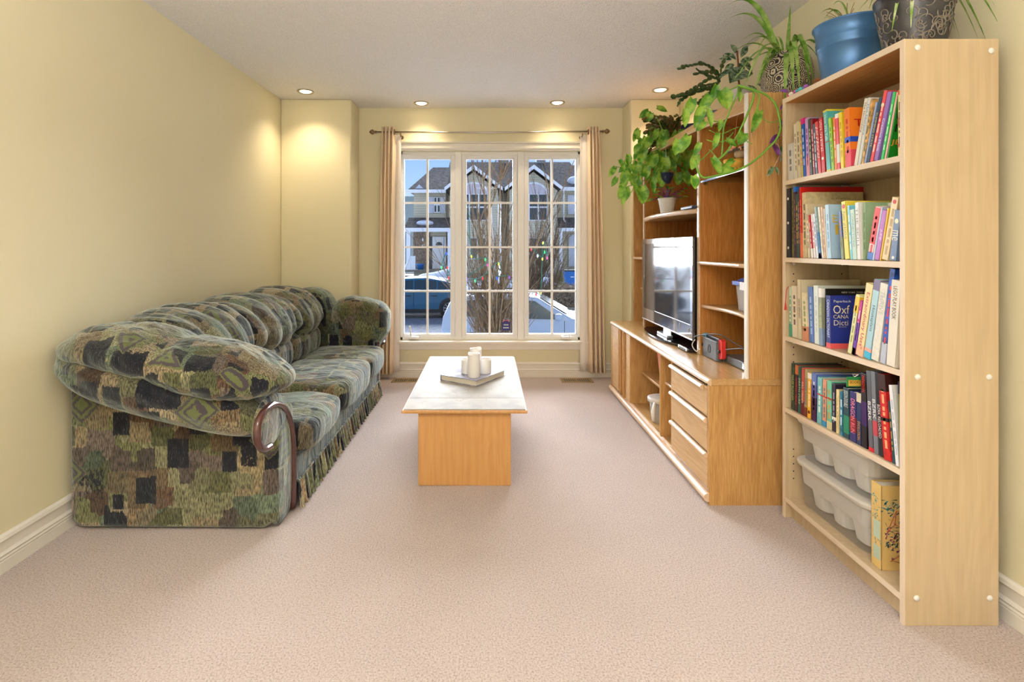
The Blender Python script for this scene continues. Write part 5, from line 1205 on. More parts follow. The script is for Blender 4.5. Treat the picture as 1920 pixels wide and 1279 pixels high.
def lf(g, px, py, dx, dy, Lpx, wr, Y, tilt=(0,-1,.25), curl=.25):
    L = Lpx*Y/F; g.leaf(P(px,py,Y), (dx, random.uniform(-.25,.1)*math.hypot(dx,dy), -dy), tilt, L, L*wr, curl)
for q in ((1352,170,4,10,38,.95),(1388,172,0,10,20,.5),(1424,208,-9,22,46,.42),(1330,178,-7,13,40,.5),(1316,200,-5,14,44,.5),(1299,186,-6,16,40,.55),(1328,205,3,14,36,.4),(1285,205,1,14,34,.5),
          (1346,250,-6,18,34,.4),(1392,260,1,-1,1,.4),(1395,250,-8,14,26,.9),(1305,290,-3,15,30,.7),(1290,255,-8,15,38,.55),(1272,262,-2,12,30,.75),(1336,296,7,15,38,.5),(1370,312,-14,10,26,.95),(1300,330,3,14,26,.75),(1312,268,-6,14,28,.5),
          (1344,160,-4,14,34,.5),(1322,228,-10,10,26,.6),(1352,225,-3,12,24,.5),(1362,262,10,6,24,.6),(1375,300,-12,8,22,.6)):
    lf(g, *q, YN_+random.uniform(0,.06))
g.put('foliage', M['pothos'], t, smooth=True)

# far pothos: dense hanging mass
t = thing('pothos', 'large heart-leaved trailing plant hanging from far end of hutch', 'potted plant', (1.44, 3.72, HT))
c = (1.44, 3.72, HT)
G().lathe([(.0,.001),(.06,.001),(.064,.006),(.083,.12),(.086,.125),(.086,.14),(.08,.14),(.078,.12),(.0,.115)], c, 28, caps=False).put('pot', M['navy'], t, smooth=True)
g = G(); gl = G(); rnd = random.Random(9)
ex = [(1246,296,0,20,34,.75),(1240,322,2,22,30,.75),(1244,255,-2,14,24,.9),(1205,285,-4,16,26,.8),(1178,290,1,14,24,.6),(1162,300,5,10,22,.5),(1153,314,-8,12,22,.6),(1170,324,-2,12,22,.7),(1156,333,-7,12,20,.6),(1174,336,-8,14,26,.6),
      (1168,350,-6,16,26,.6),(1195,305,-3,14,24,.9),(1190,326,-4,16,24,.7),(1212,312,0,16,24,.7),(1196,335,-2,18,28,.7),(1203,350,2,20,34,.8),(1170,364,-2,14,22,.5),(1222,332,2,18,34,.4),(1226,290,-5,16,30,.8),(1200,272,-6,10,20,.9),(1220,258,-6,12,24,.7),
      (1292,282,-3,16,32,.8),(1283,324,6,16,28,.7),(1270,248,-6,18,40,.55),(1285,250,4,16,30,.6),(1262,280,4,14,26,.7),(1258,300,4,14,24,.7),(1216,208,-14,10,22,.7),(1232,202,14,4,22,.6),(1222,212,-4,10,18,.7)]
for q in ex: lf(g, *q, 3.62+rnd.uniform(-.12,.06))
for k in range(62):
    px = rnd.uniform(1172,1292); py = rnd.uniform(240,335) if px > 1190 else rnd.uniform(290,355)
    lf(g, px, py, rnd.uniform(-8,5), rnd.uniform(6,16), rnd.uniform(16,26), rnd.uniform(.5,.85), 3.70+rnd.uniform(-.06,.15), (rnd.uniform(-.5,.3),-1,rnd.uniform(0,.5)))
for pts in ([(1255,270),(1225,285),(1200,305),(1180,315),(1152,312)],[(1262,275),(1235,310),(1205,340),(1172,352),(1168,366)],[(1265,272),(1250,300),(1225,330),(1205,352)],[(1270,275),(1282,300),(1300,322)],[(1258,268),(1222,262),(1200,278)],[(1268,262),(1290,275),(1300,290)],[(1170,345),(1182,362),(1190,345)],[(1250,262),(1230,215)]):
    gl.tube([Vector((c[0],c[1],HT+.13))]+smoothpath([P(a,b,3.66) for a,b in pts], 4), .0026, 6)
g.put('foliage', M['pothos'], t, smooth=True); gl.put('vines', M['vine'], t, smooth=True)
# small variegated pot hanging under it
t = thing('hanging_pot', 'small navy pot with striped leaves under the large trailing plant', 'potted plant', tuple(P(1248,334,3.60)))
q = P(1248,344,3.60); G().lathe([(.0,0),(.028,.0),(.044,.028),(.055,.065),(.058,.067),(.050,.066),(.0,.05)], tuple(q), 24, caps=False).put('pot', M['navy'], t, smooth=True)
g = G()
for k in range(24):
    a = rnd.uniform(0,6.3); b_ = q+Vector((.02*math.cos(a),.02*math.sin(a),.06)); e = b_+Vector((rnd.uniform(-.05,.10),rnd.uniform(-.06,.04),rnd.uniform(-.05,.05))); g.blade(arc(b_,e,.03,6), .010)
g.put('foliage', M['spiderW'], t, smooth=True)
G().tube([q+Vector((0,.0,.05)), q+Vector((.01,.02,.2)), Vector((q.x+.01,q.y+.03,HZ-.03))], .0012, 4).put('hanger_cord', M['white'], t)

# purple trailing plant at the near side of the hutch
t = thing('purple_inch_plant', 'purple trailing plant hanging between hutch and bookcase', 'potted plant', (1.50, 2.50, HT))
c = (1.60-.045, 2.47, HT)
G().lathe([(.0,.001),(.03,.001),(.034,.006),(.042,.06),(.045,.062),(.045,.07),(.04,.07),(.0,.06)], c, 20, caps=False).put('pot', M['terra'], t, smooth=True)
YP_ = 2.385; g = G(); g.tube([Vector((c[0],c[1],HT+.065))]+smoothpath([P(a,b,YP_) for a,b in ((1476,172),(1476,190),(1482,212),(1480,228),(1466,252),(1450,262),(1460,272),(1462,290),(1452,312),(1446,322))], 4), .0022, 6)
g.put('stem', mat('tan stem', (.50,.30,.20), .6), t, smooth=True)
g = G(); g2 = G()
for q_ in ((1477,172,-8,-2,14,.6),(1476,190,-10,12,20,.45),(1478,226,-14,10,22,.4),(1470,222,-4,10,16,.5),(1458,255,-12,10,22,.55),(1450,272,6,12,24,.5),(1476,255,-3,14,20,.4)): lf(g, *q_, YP_-.01)
for q_ in ((1480,206,10,-8,16,.3),(1482,218,-12,-2,14,.5),(1464,276,6,12,22,.5),(1448,314,-8,14,20,.5),(1454,314,6,12,16,.5),(1464,282,1,16,24,.15),(1472,288,-8,16,20,.15),(1474,216,-8,-6,12,.5)): lf(g2, *q_, YP_-.015)
g.put('purple_leaves', M['purple'], t, smooth=True); g2.put('striped_leaves', M['purple2'], t, smooth=True)

# ---------------------------------------------------------------- outside
def omat(k, c, **kw): M[k] = mat(k.replace('_', ' '), c, **kw)
omat('asphalt', (.13,.14,.165), rough=.9, var=.25, vscale=6, bump=.3, bscale=12)
omat('snow', (.62,.66,.72), rough=.8, bump=.4, bscale=3)
omat('brown_grass', (.24,.19,.12), rough=1, var=.5, vscale=20)
omat('white_siding', (.80,.80,.80)); omat('shutter_grey', (.55,.57,.63)); omat('dark_door', (.06,.07,.07))
omat('brick', (.20,.15,.11), rough=.9, var=.4, vscale=9); omat('step_wood', (.22,.19,.14), rough=.9, var=.2)
omat('foundation', (.30,.32,.32), rough=.9)
omat('blue_car', (.006,.10,.18), rough=.35, coat=.15, metal=.0); omat('silver_car', (.34,.40,.48), rough=.35, coat=.2, metal=.0)
omat('tyre', (.02,.02,.022), rough=.8); omat('alloy', (.55,.56,.58), rough=.3, metal=.8); omat('car_glass', (.03,.05,.055), rough=.12)
omat('bark', (.16,.105,.06), rough=.9, var=.3, vscale=20); omat('pale_reflection', (.62,.56,.50), rough=.9, var=.2, vscale=12)
omat('blue_bin', (.02,.15,.45), rough=.5)
def siding():
    m = mat('beige siding', (.52,.47,.34), .8, .2); n, l = m.node_tree.nodes, m.node_tree.links; b = n['Principled BSDF']
    t = n.new('ShaderNodeTexCoord'); s = n.new('ShaderNodeSeparateXYZ'); l.new(t.outputs['Object'], s.inputs[0])
    a = n.new('ShaderNodeMath'); a.operation = 'MULTIPLY'; a.inputs[1].default_value = 6.2; l.new(s.outputs['Z'], a.inputs[0])
    f = n.new('ShaderNodeMath'); f.operation = 'FRACT'; l.new(a.outputs[0], f.inputs[0])
    r = ramp(n, [(.0,(.20,.18,.12)),(.14,(.56,.51,.37)),(1,(.60,.55,.41))]); l.new(f.outputs[0], r.inputs[0]); l.new(r.outputs[0], b.inputs['Base Color']); return m
M['siding'] = siding()
M['shingle'] = mat('dark shingles', (.115,.10,.09), .95, .1, var=.35, vscale=5)
ZS = -1.5
struct(G().box(-30,30,5.2,60,ZS-.3,ZS-.02), 'ground_outside', M['brown_grass'])
struct(G().box(-30,30,14.0,21.6,ZS-.02,ZS), 'road', M['asphalt'])
g = G(); g.prism([(5.4,ZS-.1),(5.4,ZS+.3),(9,ZS+.15),(14,ZS),(14,ZS-.1)], 'x', -12, 12); struct(g, 'front_lawn', M['snow'])
struct(G().box(-1.4,5.6,8.5,14.0,ZS-.02,ZS+.02), 'driveway', M['asphalt'])
# rising yards across the street
struct(G().prism([(21.6,ZS-.1),(21.6,ZS+.06),(24,-1.15),(33,-.95),(60,-.9),(60,ZS-.1)], 'x', -30, 30), 'yard_outside', M['snow'])
def snowheap(name, label, c, h):
    rn = random.Random(int(c[1]*10)); tag(G().puff(c, h, 2.3, 14, lambda w, q: w+Vector((0,0,.12*h[2]*math.sin(w.x*3)+.1*h[2]*math.sin(w.y*4)))).put(name, M['snow'], smooth=True), label, 'snow bank')
snowheap('snow_bank', 'heap of shovelled snow behind the blue car outside', tuple(P(832,540,25.5)), (1.4,.8,.8))
snowheap('snow_bank', 'low snow bank behind the bare tree outside', tuple(P(925,545,24.3)), (1.0,.8,.45))
snowheap('snow_bank', 'low snow bank behind the hedge outside', tuple(P(1012,543,24.3)), (.85,.8,.5))

def window_unit(parent, px0, px1, py0, py1, Y, cols=2, rows_=2, shut=0, arch=0, fr=.06):
    a = P(px0,py1,Y); b = P(px1,py0,Y); x0,x1,z0,z1 = a.x,b.x,a.z,b.z
    g = G(); g.box(x0,x1,Y-.06,Y,z0,z1)
    w = g.put('window', M['white_siding'], parent)
    g = G(); dx = (x1-x0)/cols; dz = (z1-z0)/rows_
    for i in range(cols):
        for j in range(rows_): g.box(x0+i*dx+fr, x0+(i+1)*dx-fr*.6, Y-.075, Y-.058, z0+j*dz+fr, z0+(j+1)*dz-fr*.6)
    g.put('pane', M['car_glass'], w)
    if shut:
        for s0, s1 in ((x0-shut,x0-.03),(x1+.03,x1+shut)): G().box(s0,s1,Y-.05,Y,z0-.03,z1+.03).put('shutter', M['shutter_grey'], w)
    if arch:
        xc = (x0+x1)/2; r = (x1-x0)/2; g = G(); g.prism([(xc+r*math.cos(q), z1+r*arch*math.sin(q)) for q in [PI*k/14 for k in range(15)]], 'y', Y-.05, Y); g.put('arch_panel', mat('pale arch panel', (.55,.50,.52), .8), w)
        G().tube([(xc+r*math.cos(q), Y-.06, z1+r*arch*math.sin(q)) for q in [PI*k/14 for k in range(15)]], .07, 6).put('arch_trim', M['white_siding'], w)
# left house
h = thing('townhouse', 'beige townhouse with hip roof and white door seen through left panes', 'house', (-3, 35, -1))
Y = 35; a = P(776,530,Y); b = P(836,358,Y)
G().box(a.x,b.x,Y,Y+8,a.z-.6,b.z).put('wall', M['siding'], h)
e0 = P(757,357,34.4); zr = P(812,314,38.5); ze = e0.z
g = G(); xl, xr_ = P(763,357,34.4).x, P(836,357,34.4).x
g.add([(xl,34.4,ze),(xr_,34.4,ze),(xr_,43,ze),(xl,43,ze),(zr.x,38.5,zr.z),(xr_,38.5,zr.z)], [(0,1,5,4),(1,2,5),(2,3,4,5),(3,0,4),(3,2,1,0)]); g.put('roof', M['shingle'], h)
G().box(P(757,357,34.3).x,xr_,34.25,34.45,ze-.16,ze+.04).put('eave', M['white_siding'], h)
g = G(); pz = lambda px,py: P(px,py,34.5)
g.prism([(pz(775,354).x,ze+.03),(pz(797,354).x,ze+.03),(pz(785,346).x,pz(785,345).z)], 'y', 34.7, 34.95); g.put('roof_snow', M['snow'], h)
window_unit(h, 813, 825.5, 370, 399, 34.98, 2, 2, shut=.33)
# porch
g = G(); y0_ = 33.2; q0, q1 = P(757,428,y0_), P(846,428,y0_); qt = P(775,408,34.98)
g.add([(q0.x,y0_,q0.z),(q1.x,y0_,q0.z),(q1.x,35,qt.z),(qt.x-.3,35,qt.z)], [(0,1,2,3)]); g.put('porch_roof', M['shingle'], h)
G().box(q0.x,q1.x,y0_-.05,y0_+.1,q0.z-.22,q0.z+.02).put('porch_fascia', M['white_siding'], h)
G().puff(tuple(P(797,419,34.0)), (.55,.55,.2), 2.2, 8).put('roof_snow', M['snow'], h, smooth=True)
for px in (766,843): q = P(px,430,y0_+.1); G().box(q.x-.12,q.x+.12,y0_,y0_+.2,P(px,506,y0_).z,q0.z-.2).put('porch_post', M['white_siding'], h)
G().box(P(775,435,34.95).x,P(806,435,34.95).x,34.9,35.0,P(775,506,35).z,P(775,432,35).z).put('brick_wall', M['brick'], h)
G().box(P(837,435,34.95).x,P(845,435,34.95).x,34.9,35.0,P(775,512,35).z,P(775,432,35).z).put('brick_wall', M['brick'], h)
d = G().box(P(811,443,34.94).x,P(832,443,34.94).x,34.88,34.98,P(820,504,34.94).z,P(820,444,34.94).z).put('front_door', M['white_siding'], h)
q = P(823,460,34.86); g = G(); g.prism([(q.x+.22*math.cos(k*PI/10), q.z+.22*math.sin(k*PI/10)) for k in range(11)], 'y', 34.85, 34.88); g.put('fanlight', M['car_glass'], d)
G().box(P(805.5,443,34.94).x,P(810,443,34.94).x,34.88,34.98,P(820,504,34.94).z,P(820,444,34.94).z).put('sidelight', M['car_glass'], h)
for p_ in ((833,836),): G().box(P(p_[0],443,34.94).x,P(p_[1],443,34.94).x,34.88,34.98,P(820,504,34.94).z,P(820,444,34.94).z).put('door_jamb', M['white_siding'], h)
q = P(793.5,461,34.88); lettering('house_number', '47', M['white_siding'], h, (q.x+3,34.88-35,q.z+1), (1,0,0), (0,0,1), .22, .20)
q = P(793,449,34.8); G().puff(tuple(q), (.07,.07,.14), 2.5, 5).put('porch_lamp', M['alloy'], h)
zf = P(790,506,33.2).z; G().box(P(757,506,33.2).x,q1.x,33.2,35,zf-.15,zf).put('porch_floor', M['step_wood'], h)
for k in range(4): G().box(P(760,506,33).x-.1*k,P(812,506,33).x,33.2-.28*(k+1),33.2-.28*k,zf-.17*(k+1)-.06,zf-.17*(k+1)).put('step', M['step_wood'], h)
G().box(P(762,506,33).x,P(812,506,33).x,32.3,33.2,-1.3,zf-.7).put('step_base', M['step_wood'], h)
g = G(); g.tube([P(769,482,33.2),P(757,508,31.8)], .05, 5); g.box(P(768,490,33.3).x,P(779,490,33.3).x,33.25,33.3,zf,P(770,480,33.3).z); g.put('porch_railing', M['white_siding'], h)
t = thing('porch_planter', 'blue planter on the porch of the left house outside', 'planter', tuple(P(788,505,33.8))); q = P(788,505,33.8); q.z = zf
G().lathe([(.0,0),(.20,0),(.24,.28),(.27,.30),(.27,.36),(.0,.34)], tuple(q), 20, caps=False).put('pot', M['blue_bin'], t, smooth=True)
# middle/right twin gabled house
h = thing('twin_townhouse', 'pair of beige gabled townhouses with arched upper windows across street', 'house', (2, 34, -1))
Y = 34
for pk in (888.5, 1000):
    xc = P(pk,313,Y).x; zt_ = P(pk,322,Y).z; ws = P(pk+45,0,Y).x-xc; ze = P(pk,357,Y).z
    g = G(); g.prism([(xc-ws,-1.3),(xc+ws,-1.3),(xc+ws,ze),(xc,zt_),(xc-ws,ze)], 'y', Y, Y+6); g.put('gable_wall', M['siding'], h)
    we = P(pk+54,0,Y).x-xc; zo = P(pk,311,Y).z; zq = P(pk,353,Y).z
    g = G(); g.add([(xc,Y-.5,zo),(xc+we,Y-.5,zq),(xc+we,Y+6,zq),(xc,Y+6,zo),(xc-we,Y-.5,zq),(xc-we,Y+6,zq)], [(0,1,2,3),(0,3,5,4)]); g.put('gable_roof', M['shingle'], h)
    g = G()
    for s in (-1,1):
        g.add([(xc,Y-.55,zo),(xc+s*we,Y-.55,zq),(xc+s*we,Y-.55,zq-.22),(xc,Y-.55,zo-.26),(xc,Y-.45,zo),(xc+s*we,Y-.45,zq),(xc+s*we,Y-.45,zq-.22),(xc,Y-.45,zo-.26)], [(0,1,2,3),(7,6,5,4),(0,4,5,1),(3,2,6,7),(1,5,6,2)])
    g.put('barge_board', M['white_siding'], h)
    window_unit(h, pk-26, pk+26, 364, 414, Y-.02, 3, 2, arch=.82)
    window_unit(h, pk-8, pk+22, 446, 486, Y-.02, 2, 1)
    G().box(xc-ws,xc+ws,Y-.05,Y,-1.3,P(pk,512,Y).z).put('foundation_wall', M['foundation'], h)
zr = P(1000,304,41).z; g = G(); xa, xb = P(868,304,41).x, P(1068,304,41).x; ze = P(1000,352,36).z
g.add([(xa-1,36,ze),(xb+.4,36,ze),(xb,41,zr),(xa-1,41,zr),(xb+.4,46,ze),(xa-1,46,ze)], [(0,1,2,3),(3,2,4,5),(1,4,2)]); g.put('roof', M['shingle'], h)
zr2 = P(1000,310,41.5).z; g = G(); g.add([(xb-.6,36.5,ze-.1),(xb+5,36.5,ze-.1),(xb+5,41.5,zr2),(xb-.6,41.5,zr2)], [(0,1,2,3)]); g.put('roof', M['shingle'], h)
for px in (1014, 945): q = P(px,303,41); G().box(q.x-.35,q.x+.35,40.8,41.5,q.z-.5,q.z+.7).put('chimney', M['foundation'], h)
G().box(P(1040,400,36.5).x,P(1110,400,36.5).x,36.6,42,-1.3,ze).put('recessed_wall', M['siding'], h)
G().box(P(1050,400,36.0).x,P(1110,400,36.0).x,36.0,36.3,ze-.2,ze+.05).put('eave', M['white_siding'], h)
G().box(P(940,400,36.6).x,P(955,400,36.6).x,36.6,36.8,-1.3,ze).put('side_wall', M['siding'], h)
G().box(P(1064,366,36.6).x,P(1077,366,36.6).x,36.5,36.6,P(1064,402,36.6).z,P(1064,366,36.6).z).put('shutter', M['shutter_grey'], h)
window_unit(h, 1078, 1092, 366, 402, 36.55, 2, 2)
g = G(); g.tube([P(1057,352,35.9),P(1057,412,35.9),P(1060,416,35.6)], .05, 6); g.put('downspout', M['white_siding'], h)
g = G(); q0, q1 = P(1046,428,34.4), P(1110,428,34.4); qt = P(1046,408,36.5)
g.add([(q0.x,34.4,q0.z),(q1.x,34.4,q0.z),(q1.x,36.6,qt.z),(qt.x,36.6,qt.z)], [(0,1,2,3)]); g.put('porch_roof', M['shingle'], h)
G().box(q0.x,q1.x,34.35,34.5,q0.z-.2,q0.z+.02).put('porch_fascia', M['white_siding'], h)
G().box(P(1049,0,34.4).x,P(1054.5,0,34.4).x,34.4,34.6,P(0,508,34.4).z,q0.z-.2).put('porch_post', M['white_siding'], h)
G().box(P(1066,0,36.5).x,P(1082,0,36.5).x,36.45,36.6,P(0,500,36.5).z,P(0,440,36.5).z).put('front_door', M['shutter_grey'], h)
G().puff(tuple(P(1076,343,37.2)), (.5,.6,.45), 2.2, 8).put('roof_snow', M['snow'], h, smooth=True)
G().box(P(1046,0,34.4).x,P(1110,0,34.4).x,34.4,36.6,-1.3,P(0,508,34.4).z).put('porch_floor', M['foundation'], h)
# grey neighbour far left
g = G(); a_ = P(735,360,46); b_ = P(776,360,46); g.box(a_.x,b_.x,46,50,-1,P(0,368,46).z); tag(g.put('far_house', mat('slate siding', (.20,.25,.27), .8)), 'slate grey house in the distance left of the porch', 'house')

# cars
def car(name, label, loc, yaw, body, glass_, L, W_, paint, wheels, wr, extras=None, mirror=None):
    t = thing(name, label, 'car', loc, (0,0,yaw))
    def hw(z, zb, zt): return W_/2*(1-.14*max(0,(z-zb)/(zt-zb)))
    zb = glass_['belt']; zt_ = max(p[1] for p in body)
    n = len(body); vs = []
    for s in (-1,1):
        for x, z in body: vs.append((x, s*hw(z, zb, zt_), z))
    g = G(); g.add(vs, [tuple(range(n)) if True else (), tuple(range(2*n-1,n-1,-1))]+[(i,n+i,n+(i+1)%n,(i+1)%n) for i in range(n)])
    g.put('body', M[paint], t, local=True, bev=.05, seg=3)
    for poly in glass_['sides']:
        for s in (-1,1):
            vs = []
            for o_ in (.004,.012):
                for x, z in poly: vs.append((x, s*(hw(z, zb, zt_)+o_), z))
            m_ = len(poly); gg = G(); f = [tuple(range(m_)), tuple(range(2*m_-1,m_-1,-1))]+[(i,m_+i,m_+(i+1)%m_,(i+1)%m_) for i in range(m_)]
            gg.add(vs, f); gg.put('side_window', M['car_glass'], t, local=True)
    for (x0,z0,x1,z1) in glass_['screens']:
        d = Vector((z0-z1,0,x1-x0)).normalized()*.012
        if d.z < 0: d = -d
        w0, w1 = hw(z0,zb,zt_)-.1, hw(z1,zb,zt_)-.1
        gg = G(); gg.add([(x0+d.x,-w0,z0+d.z),(x0+d.x,w0,z0+d.z),(x1+d.x,w1,z1+d.z),(x1+d.x,-w1,z1+d.z),(x0,-w0,z0),(x0,w0,z0),(x1,w1,z1),(x1,-w1,z1)], [(0,1,2,3),(7,6,5,4),(0,4,5,1),(1,5,6,2),(2,6,7,3),(3,7,4,0)]); gg.put('windscreen', M['car_glass'], t, local=True)
    for x in wheels:
        for s in (-1,1):
            y = s*(W_/2-.09)
            G().lathe([(wr*.62,-.10),(wr*.92,-.11),(wr,-.08),(wr,.08),(wr*.92,.11),(wr*.62,.10)], (x,y,wr), 28, 'y', caps=False).put('tyre', M['tyre'], t, local=True, smooth=True)
            gg = G(); gg.lathe([(.0,s*.07),(wr*.15,s*.09),(wr*.16,s*.06)], (x,y,wr), 12, 'y')
            for k in range(10):
                a = 2*PI*k/10; gg.tube([(x+wr*.12*math.cos(a),y+s*.08,wr+wr*.12*math.sin(a)),(x+wr*.64*math.cos(a+.15),y+s*.10,wr+wr*.64*math.sin(a+.15))], .016, 5)
            gg.lathe([(wr*.60,s*.09),(wr*.66,s*.11),(wr*.62,s*.02)], (x,y,wr), 28, 'y', caps=False); gg.put('rim', M['alloy'], t, local=True)
            G().lathe([(wr*1.14,0),(wr*1.14,s*.012),(.0,s*.012)], (x,s*(W_/2-.003),wr*1.02), 24, 'y').put('wheel_arch', M['black'], t, local=True)
    for s in (-1,1):
        g = G(); x0, x1 = wheels[0], wheels[1]; g.box(min(x0,x1)+wr, max(x0,x1)-wr, s*(W_/2-.01), s*(W_/2+.012), .20, .33); g.put('sill_trim', M['black'], t, local=True)
        if mirror: G().puff((mirror[0], s*(W_/2+.10), mirror[1]), (.09,.11,.08), 2.6, 6).put('wing_mirror', M[mirror[2]], t, local=True, smooth=True)
        for dx in glass_.get('handles', ()): G().box(dx-.10,dx+.10,s*(W_/2+.0),s*(W_/2+.02),zb-.16,zb-.13).put('door_handle', M['black'], t, local=True)
        for dx in glass_.get('seams', ()): G().box(dx-.006,dx+.006,s*(W_/2-.01),s*(W_/2+.004),.30,zb-.02).put('door_seam', M['black'], t, local=True)
    if extras: extras(t, W_)
    return t
bodyB = [(-2.28,.35),(-2.30,.72),(-2.22,.98),(-1.95,1.10),(-1.35,1.36),(-.55,1.50),(.35,1.47),(1.18,1.05),(1.95,.88),(2.28,.70),(2.30,.38),(1.95,.24),(-1.95,.24)]
gB = {'belt':.97,'sides':([(-1.62,1.10),(-1.25,1.31),(-.98,1.37),(-.98,1.05)],[(-.92,1.05),(-.92,1.38),(-.52,1.42),(-.10,1.41),(-.10,1.03)],[(-.04,1.03),(-.04,1.41),(.32,1.38),(.98,1.03)]),'screens':((.45,1.44,1.10,1.10),(-1.9,1.13,-1.30,1.38)),'handles':(-.85,.12),'seams':(-.07,.98)}
def exB(t, w):
    for s in (-1,1): G().box(-2.30,-2.0,s*(w/2-.25),s*(w/2-.01),.82,.90).put('tail_light', M['red'], t, local=True)
q = P(843,597,20.0)
car('blue_car', 'blue crossover car parked across the street facing left', (q.x-1.42, 20.0+.9, ZS+.02), PI, bodyB, gB, 4.6, 1.86, 'blue_car', (1.42,-1.42), .35, exB, (.85,1.05,'black'))
bodyS = [(-1.95,.35),(-2.02,.70),(-1.98,1.0),(-1.80,1.40),(-1.55,1.50),(-.2,1.53),(.25,1.48),(1.02,1.02),(1.60,.93),(1.98,.76),(2.03,.40),(1.7,.24),(-1.7,.24)]
gS = {'belt':.98,'sides':([(-1.70,1.05),(-1.58,1.38),(-1.20,1.41),(-1.20,1.03)],[(-1.12,1.03),(-1.12,1.42),(-.30,1.43),(-.30,1.00)],[(-.22,1.00),(-.22,1.42),(.18,1.40),(.80,.99)]),'screens':((.30,1.46,.98,1.07),(-1.96,1.05,-1.81,1.36)),'handles':(-1.0,-.1),'seams':(-.26,.86)}
def exS(t, w):
    for s in (-1,1):
        G().tube([(-1.5,s*(w/2-.22),1.535),(-1.4,s*(w/2-.22),1.57),(-.1,s*(w/2-.22),1.58),(.05,s*(w/2-.22),1.53)], .02, 6).put('roof_rail', M['black'], t, local=True)
        G().box(1.78,2.0,s*(w/2-.28),s*(w/2-.02),.70,.80).put('headlight', mat('amber lamp', (.8,.3,.08), .2), t, local=True)
    G().box(-1.4,-.1,-.55,.55,1.53,1.56).put('roof_snow', M['snow'], t, local=True, bev=.01)
car('silver_car', 'snowy silver hatchback parked in driveway just outside window', ((990-VX)*.0132, 13.2, ZS+.02), math.radians(-6), bodyS, gS, 4.05, 1.75, 'silver_car', (-1.28,1.30), .31, exS, (.72,1.06,'silver_car'))

# hedge, bin, evergreen
g = G(); rnd = random.Random(21)
xh0, xh1 = P(962,0,21.9).x, P(1110,0,21.9).x; core = G().puff(((xh0+xh1)/2,22.6,-.98), ((xh1-xh0)/2,.65,.5), 6, 10)
for k in range(4200):
    x = rnd.uniform(xh0,xh1); z = rnd.uniform(-1.5,-.42); y = 22.0-rnd.uniform(0,.22) if z < -.5 else rnd.uniform(21.9,23.1)
    a = rnd.uniform(0,6.3); L = rnd.uniform(.06,.14); d = Vector((math.cos(a)*L, rnd.uniform(-.05,.05), math.sin(a)*L)); s = Vector((-d.z,0,d.x))*.35
    g.add([(x,y,z), (x+d.x+s.x,y+d.y,z+d.z+s.z), (x+d.x*1.6,y+d.y,z+d.z*1.6)], [(0,1,2)])
t = thing('hedge', 'low brown clipped winter hedge outside behind silver car', 'hedge', ((xh0+xh1)/2, 22.5, -1.4))
core.put('branches', mat('hedge core', (.13,.09,.06), 1, var=.5, vscale=12), t); g.put('foliage', mat('dry hedge twigs', (.32,.24,.16), .9, var=.5, vscale=9), t)
struct(G().box(-1,12,21.3,21.7,ZS,ZS+.22), 'kerb_wall', mat('stone kerb', (.38,.30,.22), .9, var=.3))
q = P(1069,541,26); t = thing('wheelie_bin', 'blue wheeled recycling bin standing beside the small evergreen', 'bin', (q.x,26,q.z))
G().rr([(q.z,q.x-.24,q.x+.24,25.75,26.25,.04),(q.z+.85,q.x-.30,q.x+.30,25.7,26.3,.05)]).put('bin_body', M['blue_bin'], t)
G().rr([(q.z+.85,q.x-.33,q.x+.33,25.66,26.32,.05),(q.z+.91,q.x-.31,q.x+.31,25.7,26.3,.05)]).put('bin_lid', M['black'], t)
G().box(q.x-.02,q.x+.14,25.68,25.74,q.z+.56,q.z+.60).put('bin_label', M['white_siding'], t)
g = G(); q = P(1050,544,24.6)
for k in range(900):
    h_ = rnd.random()**.8; r = .32*(1-h_)**.8+.02; a = rnd.uniform(0,6.3); b_ = Vector((q.x+r*.6*math.cos(a), 24.6+r*.6*math.sin(a), q.z+h_*.82)); e = b_+Vector((r*.6*math.cos(a), r*.6*math.sin(a), .12)); s = Vector((-math.sin(a),math.cos(a),.2))*.018
    g.add([b_-s, b_+s, e], [(0,1,2)])
t = thing('small_evergreen', 'small golden green conical evergreen shrub beside blue bin outside', 'shrub', (q.x, 24.6, q.z))
g.put('foliage', mat('gold green needles', (.25,.24,.08), .9, var=.5, vscale=7), t); G().tube([(q.x,24.6,q.z),(q.x,24.6,q.z+.6)], [.03,.01], 6).put('trunk_or_reflection', M['bark'], t)

# bare trees
def grow(g, p, d, L, r, depth, rnd, spread=.45):
    pts = [p]; cur = Vector(d).normalized(); n = 4
    for i in range(n):
        cur = (cur+Vector((rnd.uniform(-.12,.12), rnd.uniform(-.12,.12), rnd.uniform(-.02,.14)))).normalized(); pts.append(pts[-1]+cur*L/n)
    g.tube(pts, [r*(1-.16*i) for i in range(n+1)], 5 if depth > 1 else 4)
    if depth == 0: return
    k = 3 if depth > 1 else 4
    for j in range(k):
        i = rnd.randint(1, n); a = rnd.uniform(0, 2*PI); side = Vector((math.cos(a), math.sin(a)*.5, rnd.uniform(.0,.5)))
        grow(g, pts[i], (cur+side*spread*rnd.uniform(.5,1.2)).normalized(), L*rnd.uniform(.55,.85), r*.58, depth-1, rnd, spread)
t = thing('bare_tree', 'bare multi-stem tree with coloured bulbs just outside middle panes', 'tree', (.15, 8.0, ZS))
rnd = random.Random(4); Yt = 8.0; base = Vector(((928-VX)*.001*Yt, Yt, ZS+.2)); g = G()
